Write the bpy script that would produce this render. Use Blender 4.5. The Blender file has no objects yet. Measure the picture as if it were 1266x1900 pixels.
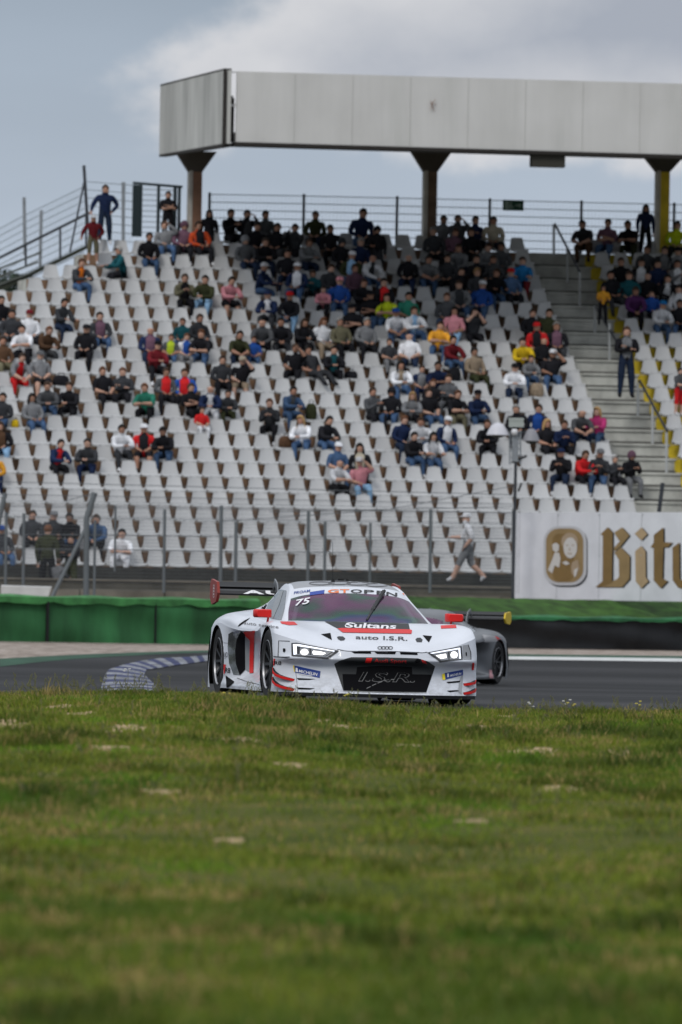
import bpy, bmesh, math, random
import numpy as np
from mathutils import Vector, Matrix, Euler
from mathutils.bvhtree import BVHTree
random.seed(7); rng = np.random.default_rng(7)
S = bpy.context.scene; COL = S.collection
PI = math.pi
# ------------------------------------------------------------------ camera
FPX = 15440.0                      # focal length in photo pixels (photo 1266 x 1900)
PITCH = math.atan(163/FPX); ROLL = math.radians(1.05)
_f = np.array([0, math.cos(PITCH), math.sin(PITCH)]); _r0 = np.array([1., 0, 0]); _u0 = np.cross(_r0, _f)
_r = _r0*math.cos(ROLL)+_u0*math.sin(ROLL); _u = -_r0*math.sin(ROLL)+_u0*math.cos(ROLL)
CP = np.array([0, 0, 1.0])
cam_d = bpy.data.cameras.new('camera'); cam = bpy.data.objects.new('camera', cam_d); COL.objects.link(cam); S.camera = cam
cam.matrix_world = Matrix(((_r[0], _u[0], -_f[0], CP[0]), (_r[1], _u[1], -_f[1], CP[1]), (_r[2], _u[2], -_f[2], CP[2]), (0, 0, 0, 1)))
cam_d.sensor_fit = 'VERTICAL'; cam_d.sensor_height = 36.0; cam_d.sensor_width = 24.0
cam_d.lens = FPX/1900*36.0; cam_d.clip_start = 0.5; cam_d.clip_end = 5000
cam_d.dof.use_dof = True; cam_d.dof.focus_distance = 80.5; cam_d.dof.aperture_fstop = 6.6
# ------------------------------------------------------------------ light
S.view_settings.view_transform = 'Standard'; S.view_settings.look = 'None'; S.view_settings.exposure = 0.0; S.view_settings.gamma = 1
S.view_settings.use_curve_mapping = False
SUN_EL, SUN_AZ = math.radians(44), math.radians(202)   # high, a little behind the camera, through thin cloud
sd = bpy.data.lights.new('sun', 'SUN'); sd.energy = 1.25; sd.angle = math.radians(14); sd.color = (1, .965, .91)
sun = bpy.data.objects.new('sun', sd); COL.objects.link(sun)
_sdir = Vector((math.sin(SUN_AZ)*math.cos(SUN_EL), math.cos(SUN_AZ)*math.cos(SUN_EL), math.sin(SUN_EL)))
sun.rotation_euler = _sdir.to_track_quat('Z', 'Y').to_euler(); sun.location = _sdir*300
wd = bpy.data.worlds.new('World'); S.world = wd; wd.use_nodes = True
def build_world():
    nt = wd.node_tree; nt.nodes.clear(); N = nt.nodes.new; L = nt.links.new
    out = N('ShaderNodeOutputWorld'); bg = N('ShaderNodeBackground'); bg.inputs[1].default_value = 0.1
    L(bg.outputs[0], out.inputs[0])
    sky = N('ShaderNodeTexSky'); sky.sky_type = 'NISHITA'; sky.sun_disc = False; sky.sun_elevation = SUN_EL; sky.sun_rotation = SUN_AZ
    sky.air_density = 1.0; sky.dust_density = 1.5
    tc = N('ShaderNodeTexCoord')
    def math_(op, a, b=None, c=None, clamp=False):
        n = N('ShaderNodeMath'); n.operation = op; n.use_clamp = clamp
        for k, v in enumerate((a, b, c)):
            if v is None: continue
            if isinstance(v, (int, float)): n.inputs[k].default_value = v
            else: L(v, n.inputs[k])
        return n.outputs[0]
    sep = N('ShaderNodeSeparateXYZ'); L(tc.outputs['Generated'], sep.inputs[0])
    x, y, z = sep.outputs
    mp = N('ShaderNodeMapping'); mp.inputs['Scale'].default_value = (38, 38, 52); L(tc.outputs['Generated'], mp.inputs[0])
    n1 = N('ShaderNodeTexNoise'); n1.inputs['Scale'].default_value = 1.0; n1.inputs['Detail'].default_value = 7; n1.inputs['Roughness'].default_value = .58
    L(mp.outputs[0], n1.inputs[0])
    mp2 = N('ShaderNodeMapping'); mp2.inputs['Scale'].default_value = (9, 9, 30); mp2.inputs['Location'].default_value = (3.1, .7, 1.9); L(tc.outputs['Generated'], mp2.inputs[0])
    n2 = N('ShaderNodeTexNoise'); n2.inputs['Scale'].default_value = 1.0; n2.inputs['Detail'].default_value = 4; L(mp2.outputs[0], n2.inputs[0])
    # the cumulus edge: it climbs from low left to high right
    e = math_('ADD', x, .0225); e = math_('MULTIPLY', e, 60)
    zt = math_('SUBTRACT', .0655, z); xm = math_('ADD', x, .0225); xm = math_('MULTIPLY', xm, .55)
    top = math_('MULTIPLY', math_('ADD', zt, xm), 110)
    m = math_('MINIMUM', e, top)
    m = math_('MINIMUM', m, math_('MULTIPLY', math_('SUBTRACT', z, .0535), 180))
    m = math_('ADD', m, math_('MULTIPLY', math_('SUBTRACT', n1.outputs[0], .5), 3.4))
    mr = N('ShaderNodeMapRange'); mr.interpolation_type = 'SMOOTHERSTEP'; mr.inputs[1].default_value = -.25; mr.inputs[2].default_value = .6
    L(m, mr.inputs[0])
    far = math_('SUBTRACT', 1.0, math_('MULTIPLY', math_('SUBTRACT', math_('ABSOLUTE', x), .10), 8), clamp=True)
    mask = math_('MULTIPLY', mr.outputs[0], math_('GREATER_THAN', y, 0.2))
    # overcast base: dark blue grey, paler towards the horizon, brightest overhead
    cr = N('ShaderNodeValToRGB'); el = cr.color_ramp.elements
    el[0].position = 0.0; el[0].color = (.50, .575, .68, 1); el[1].position = 1.0; el[1].color = (1.25, 1.3, 1.4, 1)
    a = cr.color_ramp.elements.new(.04); a.color = (.46, .53, .64, 1)
    b = cr.color_ramp.elements.new(.075); b.color = (.295, .35, .43, 1)
    c = cr.color_ramp.elements.new(.16); c.color = (.45, .50, .57, 1)
    d = cr.color_ramp.elements.new(.45); d.color = (.88, .93, 1.0, 1)
    L(math_('MAXIMUM', z, 0.0), cr.inputs[0])
    wob = N('ShaderNodeMapRange'); wob.inputs[1].default_value = .3; wob.inputs[2].default_value = .7; wob.inputs[3].default_value = .84; wob.inputs[4].default_value = 1.10
    L(n2.outputs[0], wob.inputs[0])
    mul = N('ShaderNodeVectorMath'); mul.operation = 'SCALE'; L(cr.outputs[0], mul.inputs[0]); L(wob.outputs[0], mul.inputs['Scale'])
    sc = N('ShaderNodeVectorMath'); sc.operation = 'SCALE'; L(mul.outputs[0], sc.inputs[0]); sc.inputs['Scale'].default_value = 10.0
    mx0 = N('ShaderNodeMix'); mx0.data_type = 'RGBA'; mx0.inputs[0].default_value = .9; L(sky.outputs[0], mx0.inputs[6]); L(sc.outputs[0], mx0.inputs[7])
    mx = N('ShaderNodeMix'); mx.data_type = 'RGBA'; L(math_('MULTIPLY', mask, .85), mx.inputs[0]); L(mx0.outputs[2], mx.inputs[6]); cc = N('ShaderNodeMix'); cc.data_type = 'RGBA'; mi = N('ShaderNodeMapRange'); mi.inputs[1].default_value = .5; mi.inputs[2].default_value = 2.6; L(m, mi.inputs[0]); L(mi.outputs[0], cc.inputs[0]); cc.inputs[6].default_value = (6.9, 6.9, 7.1, 1); cc.inputs[7].default_value = (3.9, 4.2, 4.85, 1); L(cc.outputs[2], mx.inputs[7])
    L(mx.outputs[2], bg.inputs[0])
build_world()
# ------------------------------------------------------------------ helpers
def W(px, py, D):
    "the world point at distance D that the photograph shows at pixel (px, py)"
    return CP+D*(_f+(px-633)/FPX*_r+(950-py)/FPX*_u)
def PX(p):
    d = np.array(p, float)-CP; D = d@_f
    return 633+FPX*(d@_r)/D, 950-FPX*(d@_u)/D, D
MATS = {}
def mat(name, col, rough=.6, metal=0, var=0, vscale=3., bump=0, bscale=40., coat=0, spec=.28, stretch=None, col2=None, emis=0, rnd=0):
    if name in MATS: return MATS[name]
    m = bpy.data.materials.new(name); m.use_nodes = True; nt = m.node_tree; N = nt.nodes.new; L = nt.links.new
    p = nt.nodes['Principled BSDF']; p.inputs['Base Color'].default_value = (*col, 1); p.inputs['Roughness'].default_value = rough
    p.inputs['Metallic'].default_value = metal; p.inputs['Coat Weight'].default_value = coat; p.inputs['Specular IOR Level'].default_value = spec
    if emis: p.inputs['Emission Color'].default_value = (*col, 1); p.inputs['Emission Strength'].default_value = emis
    if var or bump:
        tc = N('ShaderNodeTexCoord'); mp = N('ShaderNodeMapping'); L(tc.outputs['Object'], mp.inputs[0])
        if stretch: mp.inputs['Scale'].default_value = stretch
    if var:
        n = N('ShaderNodeTexNoise'); n.inputs['Scale'].default_value = vscale; n.inputs['Detail'].default_value = 5; n.inputs['Roughness'].default_value = .6; L(mp.outputs[0], n.inputs[0])
        r = N('ShaderNodeValToRGB'); r.color_ramp.elements[0].position = .33; r.color_ramp.elements[1].position = .68
        c2 = col2 or tuple(max(0, c*(1-var)) for c in col); c1 = col if col2 else tuple(min(1, c*(1+var*.6)) for c in col)
        r.color_ramp.elements[0].color = (*c2, 1); r.color_ramp.elements[1].color = (*c1, 1)
        L(n.outputs[0], r.inputs[0]); L(r.outputs[0], p.inputs['Base Color'])
    if bump:
        n = N('ShaderNodeTexNoise'); n.inputs['Scale'].default_value = bscale; n.inputs['Detail'].default_value = 4; L(mp.outputs[0], n.inputs[0])
        b = N('ShaderNodeBump'); b.inputs['Strength'].default_value = bump; b.inputs['Distance'].default_value = .02; L(n.outputs[0], b.inputs['Height']); L(b.outputs[0], p.inputs['Normal'])
    if rnd:
        oi = N('ShaderNodeObjectInfo'); mr = N('ShaderNodeMapRange'); mr.inputs[3].default_value = 1-rnd; mr.inputs[4].default_value = 1+rnd; L(oi.outputs['Random'], mr.inputs[0])
        vm = N('ShaderNodeVectorMath'); vm.operation = 'SCALE'; L(mr.outputs[0], vm.inputs['Scale']); ln = [l for l in nt.links if l.to_socket == p.inputs['Base Color']]
        if ln: L(ln[0].from_socket, vm.inputs[0])
        else: vm.inputs[0].default_value = col
        L(vm.outputs[0], p.inputs['Base Color'])
    MATS[name] = m; return m
def tag(o, label=None, cat=None, group=None, kind=None):
    if label: o['label'] = label
    if cat: o['category'] = cat
    if group: o['group'] = group
    if kind: o['kind'] = kind
    return o
def empty(name, loc=(0, 0, 0), rz=0, parent=None):
    o = bpy.data.objects.new(name, None); COL.objects.link(o); o.location = loc; o.rotation_euler = (0, 0, rz); o.empty_display_size = .2
    if parent: o.parent = parent
    return o
def objm(name, me, mats, parent=None):
    o = bpy.data.objects.new(name, me); COL.objects.link(o)
    if mats is not None and not len(me.materials):
        for m in (mats if isinstance(mats, (list, tuple)) else [mats]): me.materials.append(m)
    if parent: o.parent = parent
    return o
class MB:
    "collects simple solids into one mesh"
    def __init__(s): s.v = []; s.f = []; s.m = []
    def add(s, vs, fs, mi=0):
        k = len(s.v); s.v += [tuple(map(float, p)) for p in vs]; s.f += [tuple(i+k for i in q) for q in fs]; s.m += [mi]*len(fs)
    def box(s, c, d, R=None, mi=0):
        x, y, z = d[0]/2, d[1]/2, d[2]/2
        vs = [(-x, -y, -z), (x, -y, -z), (x, y, -z), (-x, y, -z), (-x, -y, z), (x, -y, z), (x, y, z), (-x, y, z)]
        if R is not None: vs = [tuple(R@Vector(v)) for v in vs]
        s.add([(v[0]+c[0], v[1]+c[1], v[2]+c[2]) for v in vs], [(0, 3, 2, 1), (4, 5, 6, 7), (0, 1, 5, 4), (1, 2, 6, 5), (2, 3, 7, 6), (3, 0, 4, 7)], mi)
    def bar(s, a, b, w, h=None, n=4, mi=0, w2=None):
        "prism from a to b; n=4 rectangular w x h, else round of diameter w"
        a = Vector(a); b = Vector(b); d = (b-a).normalized(); up = Vector((0, 0, 1)) if abs(d.z) < .95 else Vector((0, 1, 0))
        e = d.cross(up).normalized(); g = e.cross(d).normalized(); h = h or w; vs = []
        for p, q in ((a, 1), (b, (w2/w if w2 else 1))):
            for k in range(n):
                if n == 4: ee, gg = ((-.5, -.5), (.5, -.5), (.5, .5), (-.5, .5))[k]
                else: t = 2*PI*k/n; ee, gg = .5*math.cos(t), .5*math.sin(t)
                vs.append(p+e*ee*w*q+g*gg*h*q)
        s.add(vs, [tuple(range(n))[::-1], tuple(range(n, 2*n))]+[(k, (k+1) % n, n+(k+1) % n, n+k) for k in range(n)], mi)
    def tube(s, pts, r, n=8, mi=0, closed=False, radii=None):
        pts = [Vector(p) for p in pts]; k0 = len(s.v); m = len(pts); ref = None; vs = []
        for i, p in enumerate(pts):
            d = (pts[(i+1) % m] if (closed or i < m-1) else p)-(pts[i-1] if (closed or i > 0) else p); d.normalize()
            if ref is None: ref = d.orthogonal()
            ref = (ref-d*ref.dot(d)).normalized(); g = d.cross(ref); rr = radii[i] if radii else r
            for k in range(n): t = 2*PI*k/n; vs.append(p+ref*rr*math.cos(t)+g*rr*math.sin(t))
        fs = []
        for i in range(m if closed else m-1):
            j = (i+1) % m
            for k in range(n): fs.append((i*n+k, i*n+(k+1) % n, j*n+(k+1) % n, j*n+k))
        if not closed: fs += [tuple(range(n))[::-1], tuple(range((m-1)*n, m*n))]
        s.add(vs, fs, mi)
    def prism(s, poly, fn, t0, t1, mi=0):
        "2D polygon extruded: fn(x, y, t) -> point"
        n = len(poly); vs = [fn(x, y, t0) for x, y in poly]+[fn(x, y, t1) for x, y in poly]
        s.add(vs, [tuple(range(n)), tuple(range(n, 2*n))[::-1]]+[(k, n+k, n+(k+1) % n, (k+1) % n) for k in range(n)], mi)
    def lathe(s, prof, c, axis='x', n=32, mi=0):
        "profile of (radius, offset along the axis)"
        vs = []
        for r_, o_ in prof:
            for k in range(n):
                t = 2*PI*k/n; a, b = r_*math.cos(t), r_*math.sin(t)
                vs.append((c[0]+o_, c[1]+a, c[2]+b) if axis == 'x' else (c[0]+a, c[1]+b, c[2]+o_) if axis == 'z' else (c[0]+a, c[1]+o_, c[2]+b))
        fs = [(i*n+k, i*n+(k+1) % n, (i+1)*n+(k+1) % n, (i+1)*n+k) for i in range(len(prof)-1) for k in range(n)]
        s.add(vs, fs, mi)
    def mesh(s, name='m', smooth=False, fix=True):
        me = bpy.data.meshes.new(name); me.from_pydata(s.v, [], s.f); me.polygons.foreach_set('material_index', s.m)
        if fix:
            bm = bmesh.new(); bm.from_mesh(me); bmesh.ops.recalc_face_normals(bm, faces=bm.faces[:]); bm.to_mesh(me); bm.free()
        if smooth: smooth_(me, smooth if not isinstance(smooth, bool) else 40)
        me.update(); return me
    def build(s, name, mats, parent=None, smooth=False, fix=True): return objm(name, s.mesh(name, smooth, fix), mats, parent)
def smooth_(me, deg=40):
    me.polygons.foreach_set('use_smooth', [True]*len(me.polygons)); me.set_sharp_from_angle(angle=math.radians(deg))
def curve_mesh(txt, size=1.0, shear=0.0, bold=0.0, align='CENTER', space=1.0, res=3):
    "lettering as a flat mesh: list of (x, y) and faces, height of a capital = size"
    c = bpy.data.curves.new('t', 'FONT'); c.body = txt; c.size = size/.69; c.align_x = align; c.shear = shear; c.offset = bold; c.space_character = space; c.resolution_u = res
    o = bpy.data.objects.new('t', c); COL.objects.link(o); dg = bpy.context.evaluated_depsgraph_get(); me = o.evaluated_get(dg).to_mesh()
    vs = [tuple(v.co)[:2] for v in me.vertices]; fs = [tuple(p.vertices) for p in me.polygons]
    o.evaluated_get(dg).to_mesh_clear(); bpy.data.objects.remove(o); bpy.data.curves.remove(c); return vs, fs
# ------------------------------------------------------------------ ground, track
def grid_sheet(name, xs, ys, zf, m, kind='structure'):
    vs = [(x, y, zf(x, y)) for y in ys for x in xs]; n = len(xs)
    fs = [(j*n+i, j*n+i+1, (j+1)*n+i+1, (j+1)*n+i) for j in range(len(ys)-1) for i in range(n-1)]
    me = bpy.data.meshes.new(name); me.from_pydata(vs, [], fs); smooth_(me, 60); o = objm(name, me, m); tag(o, kind=kind); return o
def node_mat(name, build):
    m = bpy.data.materials.new(name); m.use_nodes = True; nt = m.node_tree
    build(nt, nt.nodes['Principled BSDF'], nt.nodes.new, nt.links.new); MATS[name] = m; return m
def ramp(N, pairs):
    r = N('ShaderNodeValToRGB'); e = r.color_ramp.elements
    e[0].position, e[1].position = pairs[0][0], pairs[-1][0]; e[0].color = (*pairs[0][1], 1); e[1].color = (*pairs[-1][1], 1)
    for p, c in pairs[1:-1]: k = e.new(p); k.color = (*c, 1)
    return r
def asph(nt, p, N, L):
    tc = N('ShaderNodeTexCoord'); mp = N('ShaderNodeMapping'); mp.inputs['Scale'].default_value = (.035, .16, 1); mp.inputs['Rotation'].default_value = (0, 0, .06); L(tc.outputs['Object'], mp.inputs[0])
    n = N('ShaderNodeTexNoise'); n.inputs['Scale'].default_value = 1.0; n.inputs['Detail'].default_value = 6; n.inputs['Roughness'].default_value = .62; L(mp.outputs[0], n.inputs[0])
    r = ramp(N, [(.32, (.005, .0052, .006)), (.46, (.012, .0125, .0135)), (.58, (.027, .027, .029)), (.8, (.055, .055, .055))]); L(n.outputs[0], r.inputs[0])
    f = N('ShaderNodeTexNoise'); f.inputs['Scale'].default_value = 14; f.inputs['Detail'].default_value = 6; L(tc.outputs['Object'], f.inputs[0])
    mx = N('ShaderNodeMix'); mx.data_type = 'RGBA'; mx.blend_type = 'OVERLAY'; mx.inputs[0].default_value = .55; L(r.outputs[0], mx.inputs[6]); L(f.outputs[0], mx.inputs[7])
    L(mx.outputs[2], p.inputs['Base Color']); p.inputs['Roughness'].default_value = .85; p.inputs['Specular IOR Level'].default_value = .2
    b = N('ShaderNodeBump'); b.inputs['Strength'].default_value = .4; b.inputs['Distance'].default_value = .01; L(f.outputs[0], b.inputs['Height']); L(b.outputs[0], p.inputs['Normal'])
M_asph = node_mat('asphalt', asph)
def grnd(nt, p, N, L):
    tc = N('ShaderNodeTexCoord'); n = N('ShaderNodeTexNoise'); n.inputs['Scale'].default_value = .35; n.inputs['Detail'].default_value = 8; n.inputs['Roughness'].default_value = .65; L(tc.outputs['Object'], n.inputs[0])
    r = ramp(N, [(.3, (.03, .045, .012)), (.5, (.05, .07, .018)), (.68, (.10, .09, .04))]); L(n.outputs[0], r.inputs[0]); L(r.outputs[0], p.inputs['Base Color']); p.inputs['Roughness'].default_value = .95
M_field = node_mat('field', grnd)
def gravm(nt, p, N, L):
    tc = N('ShaderNodeTexCoord'); mg = N('ShaderNodeMapping'); mg.inputs['Scale'].default_value = (1, .16, 1); L(tc.outputs['Object'], mg.inputs[0]); n = N('ShaderNodeTexNoise'); n.inputs['Scale'].default_value = 3; n.inputs['Detail'].default_value = 7; n.inputs['Roughness'].default_value = .75; L(mg.outputs[0], n.inputs[0])
    r = ramp(N, [(.32, (.12, .09, .07)), (.5, (.25, .205, .17)), (.66, (.36, .31, .27))]); L(n.outputs[0], r.inputs[0]); L(r.outputs[0], p.inputs['Base Color']); p.inputs['Roughness'].default_value = .95
    v = N('ShaderNodeTexVoronoi'); v.inputs['Scale'].default_value = 14; L(tc.outputs['Object'], v.inputs[0]); b = N('ShaderNodeBump'); b.inputs['Strength'].default_value = .8; b.inputs['Distance'].default_value = .03; L(v.outputs[0], b.inputs['Height']); L(b.outputs[0], p.inputs['Normal'])
M_grav = node_mat('gravel', gravm)
def earth(nt, p, N, L):
    tc = N('ShaderNodeTexCoord'); n = N('ShaderNodeTexNoise'); n.inputs['Scale'].default_value = .9; n.inputs['Detail'].default_value = 8; n.inputs['Roughness'].default_value = .65; L(tc.outputs['Object'], n.inputs[0])
    r = ramp(N, [(.36, (.045, .06, .012)), (.5, (.075, .085, .022)), (.70, (.12, .105, .035)), (.84, (.30, .24, .13))]); L(n.outputs[0], r.inputs[0]); L(r.outputs[0], p.inputs['Base Color']); p.inputs['Roughness'].default_value = 1; p.inputs['Specular IOR Level'].default_value = .02
M_earth = node_mat('grass_earth', earth)
grid_sheet('ground', [-3000, -300, -60, -20, 0, 20, 60, 300, 3000], [-300, -20, 40, 90, 150, 220, 400, 1000, 3500], lambda x, y: -.5, M_field)
def sm(a, b, t): t = min(1, max(0, (t-a)/(b-a))); return t*t*(3-2*t)
CRX, CRZ = [-6, -2.62, -1.05, -.55, 0, .4, .75, 1.94, 2.6, 6], [.17, .195, .205, .185, .155, .125, .118, .13, .14, .16]
def crest(x): return float(np.interp(x, CRX, CRZ))+.002
def gz(x, y):   # the grass bank in front of the track: a crest about 64 m from the camera
    z = .02+crest(x)*sm(26, 58, y)+(.012*math.sin(y*.9+.7*x)+.016*math.sin(y*.33+1.3*x+1))*(1-.6*sm(50, 62, y))
    return z*(1-sm(64.5, 69.5, y))-.05*sm(64.5, 69.5, y)
grid_sheet('verge', list(np.linspace(-14, 14, 141)), list(np.concatenate([np.linspace(6, 40, 80), np.linspace(40.2, 70.4, 190)])), gz, M_earth)
# outer edge of the asphalt on the far side of the corner, as (x, y)
def edge_y(x):   # photo: (0,1236) (180,1225) (390,1210) ... (1266,1223)
    pts = [(-40, 96), (-12, 113), (-5.5, 122), (-3.9, 131), (-2.2, 146), (0, 150), (3, 152), (6.3, 153.5), (14, 157), (60, 180)]
    for (a, b), (c, d) in zip(pts, pts[1:]):
        if a <= x <= c: return b+(d-b)*(x-a)/(c-a)
    return pts[-1][1]
xs = sorted(set(list(np.linspace(-40, 60, 101))+list(np.linspace(-9, 9, 73))))
def tz(y):   # the track dips between the white car and the far side of the corner
    return -.30*sm(84, 128, y)+.24*sm(134, 166, y)
def strip(name, lo, hi, z, m, kind='structure', rows=14, pts=None):
    vs = []; n = len(xs)
    for x in xs:
        a_, b_ = lo(x), hi(x)
        for j in range(rows+1): y = a_+(b_-a_)*(j/rows); vs.append((x, y, tz(y)+z))
    R_ = rows+1; fs = [(i*R_+j, (i+1)*R_+j, (i+1)*R_+j+1, i*R_+j+1) for i in range(n-1) for j in range(rows)]
    me = bpy.data.meshes.new(name); me.from_pydata(vs, [], fs); smooth_(me, 60); return tag(objm(name, me, m), kind=kind)
def onroad(px, py, z=0.):
    "where the road surface shows at a pixel"
    D = 70.
    while D < 230:
        p = W(px, py, D)
        if p[2] <= tz(p[1])+z: return p
        D += .1
    return W(px, py, 230)
def interp(pts, x):
    if x <= pts[0][0]: return pts[0][1]
    for (a, b), (c, d) in zip(pts, pts[1:]):
        if a <= x <= c: return b+(d-b)*(x-a)/(c-a)
    return pts[-1][1]
_e = [tuple(onroad(px, py)[:2]) for px, py in ((-200, 1250), (0, 1236), (90, 1226), (180, 1219), (280, 1214), (390, 1210), (640, 1214), (960, 1218.5), (1266, 1222))]
_e = [(-60, _e[0][1]-24), (-20, _e[0][1]-6)]+[q for q in _e]+[(_e[-1][0]+8, _e[-1][1]+3), (60, _e[-1][1]+30)]
def edge_y(x): return interp(_e, x)
_g = [tuple(onroad(px, py)[:2]) for px, py in ((-200, 1232), (0, 1222), (90, 1217), (180, 1213), (280, 1209.5), (390, 1206.5), (640, 1209), (960, 1213.5), (1266, 1217))]
_g = [(-60, _g[0][1]-20), (-20, _g[0][1]-4)]+_g+[(_g[-1][0]+8, _g[-1][1]+3), (60, _g[-1][1]+30)]
def grav_y(x): return interp(_g, x)
strip('gravel_trap', lambda x: grav_y(x)-.1, lambda x: 262, -.012, M_grav)
strip('race_track', lambda x: 62, edge_y, -.008, M_asph, rows=60)
M_green = mat('green_paint', (.012, .060, .030), .8, var=.6, vscale=1.5)
M_wline = mat('white_line', (.55, .56, .55), .7, var=.35, vscale=2.)
strip('green_runoff_strip', lambda x: edge_y(x)-.3, lambda x: grav_y(x)+.1, -.003, M_green)
xsR = [x for x in xs if x > -2.2]; xs_all = xs; xs = xsR
_wn = [tuple(onroad(px, py)[:2]) for px, py in ((470, 1217.5), (640, 1219), (960, 1224), (1266, 1228))]; _wf = [tuple(onroad(px, py)[:2]) for px, py in ((470, 1212.5), (640, 1214), (960, 1218.5), (1266, 1222))]
strip('white_track_line', lambda x: interp(_wn, x), lambda x: interp(_wf, x), .004, M_wline, rows=3)
xs = xs_all
# blue and white kerb: it comes towards the camera, then bends away to the right
def kerb():
    Lp = [(180, 1292), (186, 1280), (189, 1272), (194, 1256), (202, 1243), (229, 1234), (259, 1227), (299, 1221.5), (352, 1219), (385, 1216), (440, 1214), (520, 1213)]
    Rp = [(300, 1292), (294, 1281), (289, 1272), (278, 1262), (268, 1252), (272, 1243), (294, 1240), (324, 1235), (362, 1230), (390, 1226), (440, 1220), (520, 1216)]
    w = MB(); n = 0; sub = 12
    def at(P, t): i = min(int(t), len(P)-2); u = t-i; return P[i][0]*(1-u)+P[i+1][0]*u, P[i][1]*(1-u)+P[i+1][1]*u
    tot = (len(Lp)-1)*sub
    for k in range(tot):
        q = []
        for kk, lift in ((k, .004), (k+1, .014)):
            l = Vector(onroad(*at(Lp, kk/sub))); r = Vector(onroad(*at(Rp, kk/sub)))
            for u, h in ((0, 0), (.25, 1), (.75, 1), (1, 0)): p = l.lerp(r, u); q.append((p.x, p.y, tz(p.y)+.006+h*lift))
        w.add(q, [(0, 1, 5, 4), (1, 2, 6, 5), (2, 3, 7, 6)], (k//4) % 2)
    o = w.build('kerb', [mat('kerb_white', (.20, .21, .235), .8, var=.75, vscale=2.5), mat('kerb_blue', (.010, .017, .085), .7, var=.65, vscale=3)])
    tag(o, kind='structure')
kerb()
# ------------------------------------------------------------------ tyre walls
def belt(name, a, b, h, thick, mats, label, cat, seams=(), cap=.1, lean=.0, scallop=.05, steps=60, capm=1, group=None, h0=0):
    "a tyre wall behind a conveyor belt, with a scalloped top sheet"
    root = empty(name, ((a[0]+b[0])/2, (a[1]+b[1])/2, h0-.05)); tag(root, label, cat, group)
    A = Vector((a[0], a[1], h0-.05))-root.location; B = Vector((b[0], b[1], h0-.05))-root.location; d = (B-A); Ln = d.length; d.normalize(); nrm = Vector((d.y, -d.x, 0))
    f = MB(); rows = 9; n = steps*2
    fr = []
    for i in range(n+1):
        s_ = Ln*i/n; wob = .03*math.sin(s_*2.3)+.02*math.sin(s_*5.1+1)
        for j in range(rows+1):
            t = j/rows; fr.append(A+d*s_+Vector((0, 0, h*t))+nrm*(wob*math.sin(t*PI)+.03*math.sin(7*t+s_)))
    fs = [(i*(rows+1)+j, (i+1)*(rows+1)+j, (i+1)*(rows+1)+j+1, i*(rows+1)+j+1) for i in range(n) for j in range(rows)]
    f.add(fr, fs); f.add([A, B, B-nrm*thick, A-nrm*thick, A+Vector((0, 0, h)), B+Vector((0, 0, h)), B-nrm*thick+Vector((0, 0, h)), A-nrm*thick+Vector((0, 0, h))], [(2, 3, 7, 6), (1, 2, 6, 5), (3, 0, 4, 7)])
    f.build('belt', mats[0], root, smooth=50)
    c = MB(); vs = []
    for i in range(n+1):
        s_ = Ln*i/n; sc = scallop*abs(math.sin(s_*PI/1.15))
        q = A+d*s_
        vs += [q+nrm*.065+Vector((0, 0, h-cap-sc+.01*math.sin(9*s_))), q+nrm*.055+Vector((0, 0, h+.01)), q-nrm*.1+Vector((0, 0, h+.05+.02*math.sin(s_*3))), q-nrm*thick+Vector((0, 0, h+.03))]
    c.add(vs, [(i*4+j, (i+1)*4+j, (i+1)*4+j+1, i*4+j+1) for i in range(n) for j in range(3)])
    c.build('top_sheet', mats[1], root, smooth=50, fix=True)
    sb = MB()
    for s_ in seams: q = A+d*s_+nrm*.05; sb.box(q+Vector((0, 0, h*.46)), (.055 if s_ == 5.62 else .016, .06, h*.9), Matrix.Rotation(math.atan2(d.y, d.x), 3, 'Z').to_3x3())
    if seams: sb.build('seam', mat('seam_black', (.01, .012, .012), .8), root)
    return root
M_gbelt = mat('green_belt', (.026, .125, .042), .75, var=.5, vscale=.8, stretch=(1, 1, .25), bump=.3, bscale=3)
M_gcap = mat('green_cap', (.042, .18, .05), .7, var=.5, vscale=2.)
M_bbelt = mat('black_belt', (.012, .013, .015), .55, var=.5, vscale=1.3, bump=.3, bscale=3)
M_bcap = mat('cap_right', (.022, .125, .045), .7, var=.5, vscale=2.)
M_bank = mat('bank_grass', (.034, .088, .014), .9, var=.6, vscale=2.2, stretch=(1, 1, .4))
gL = W(-330, 1192, 180); gR = W(480, 1196, 186)
belt('tyre_wall', (gL[0], gL[1]), (gR[0], gR[1]), .98, .9, [M_gbelt, M_gcap], 'green belted tyre wall beside the gravel on the left of the race cars', 'tyre wall', seams=(2.9, 5.62, 8.4), cap=.10)
bR = W(1700, 1199, 203); bL = W(470, 1200, 190)
belt('tyre_wall', (bL[0], bL[1]), (bR[0], bR[1]), .72, .8, [M_bbelt, M_bcap], 'black belted tyre wall with a green top under the beer advertisement', 'tyre wall', cap=.035, scallop=.035)
def bolts():
    for (x, y) in ((1028, 1150), (1028, 1179), (1125, 1150), (1126, 1177), (1180, 1196)):
        pass
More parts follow.
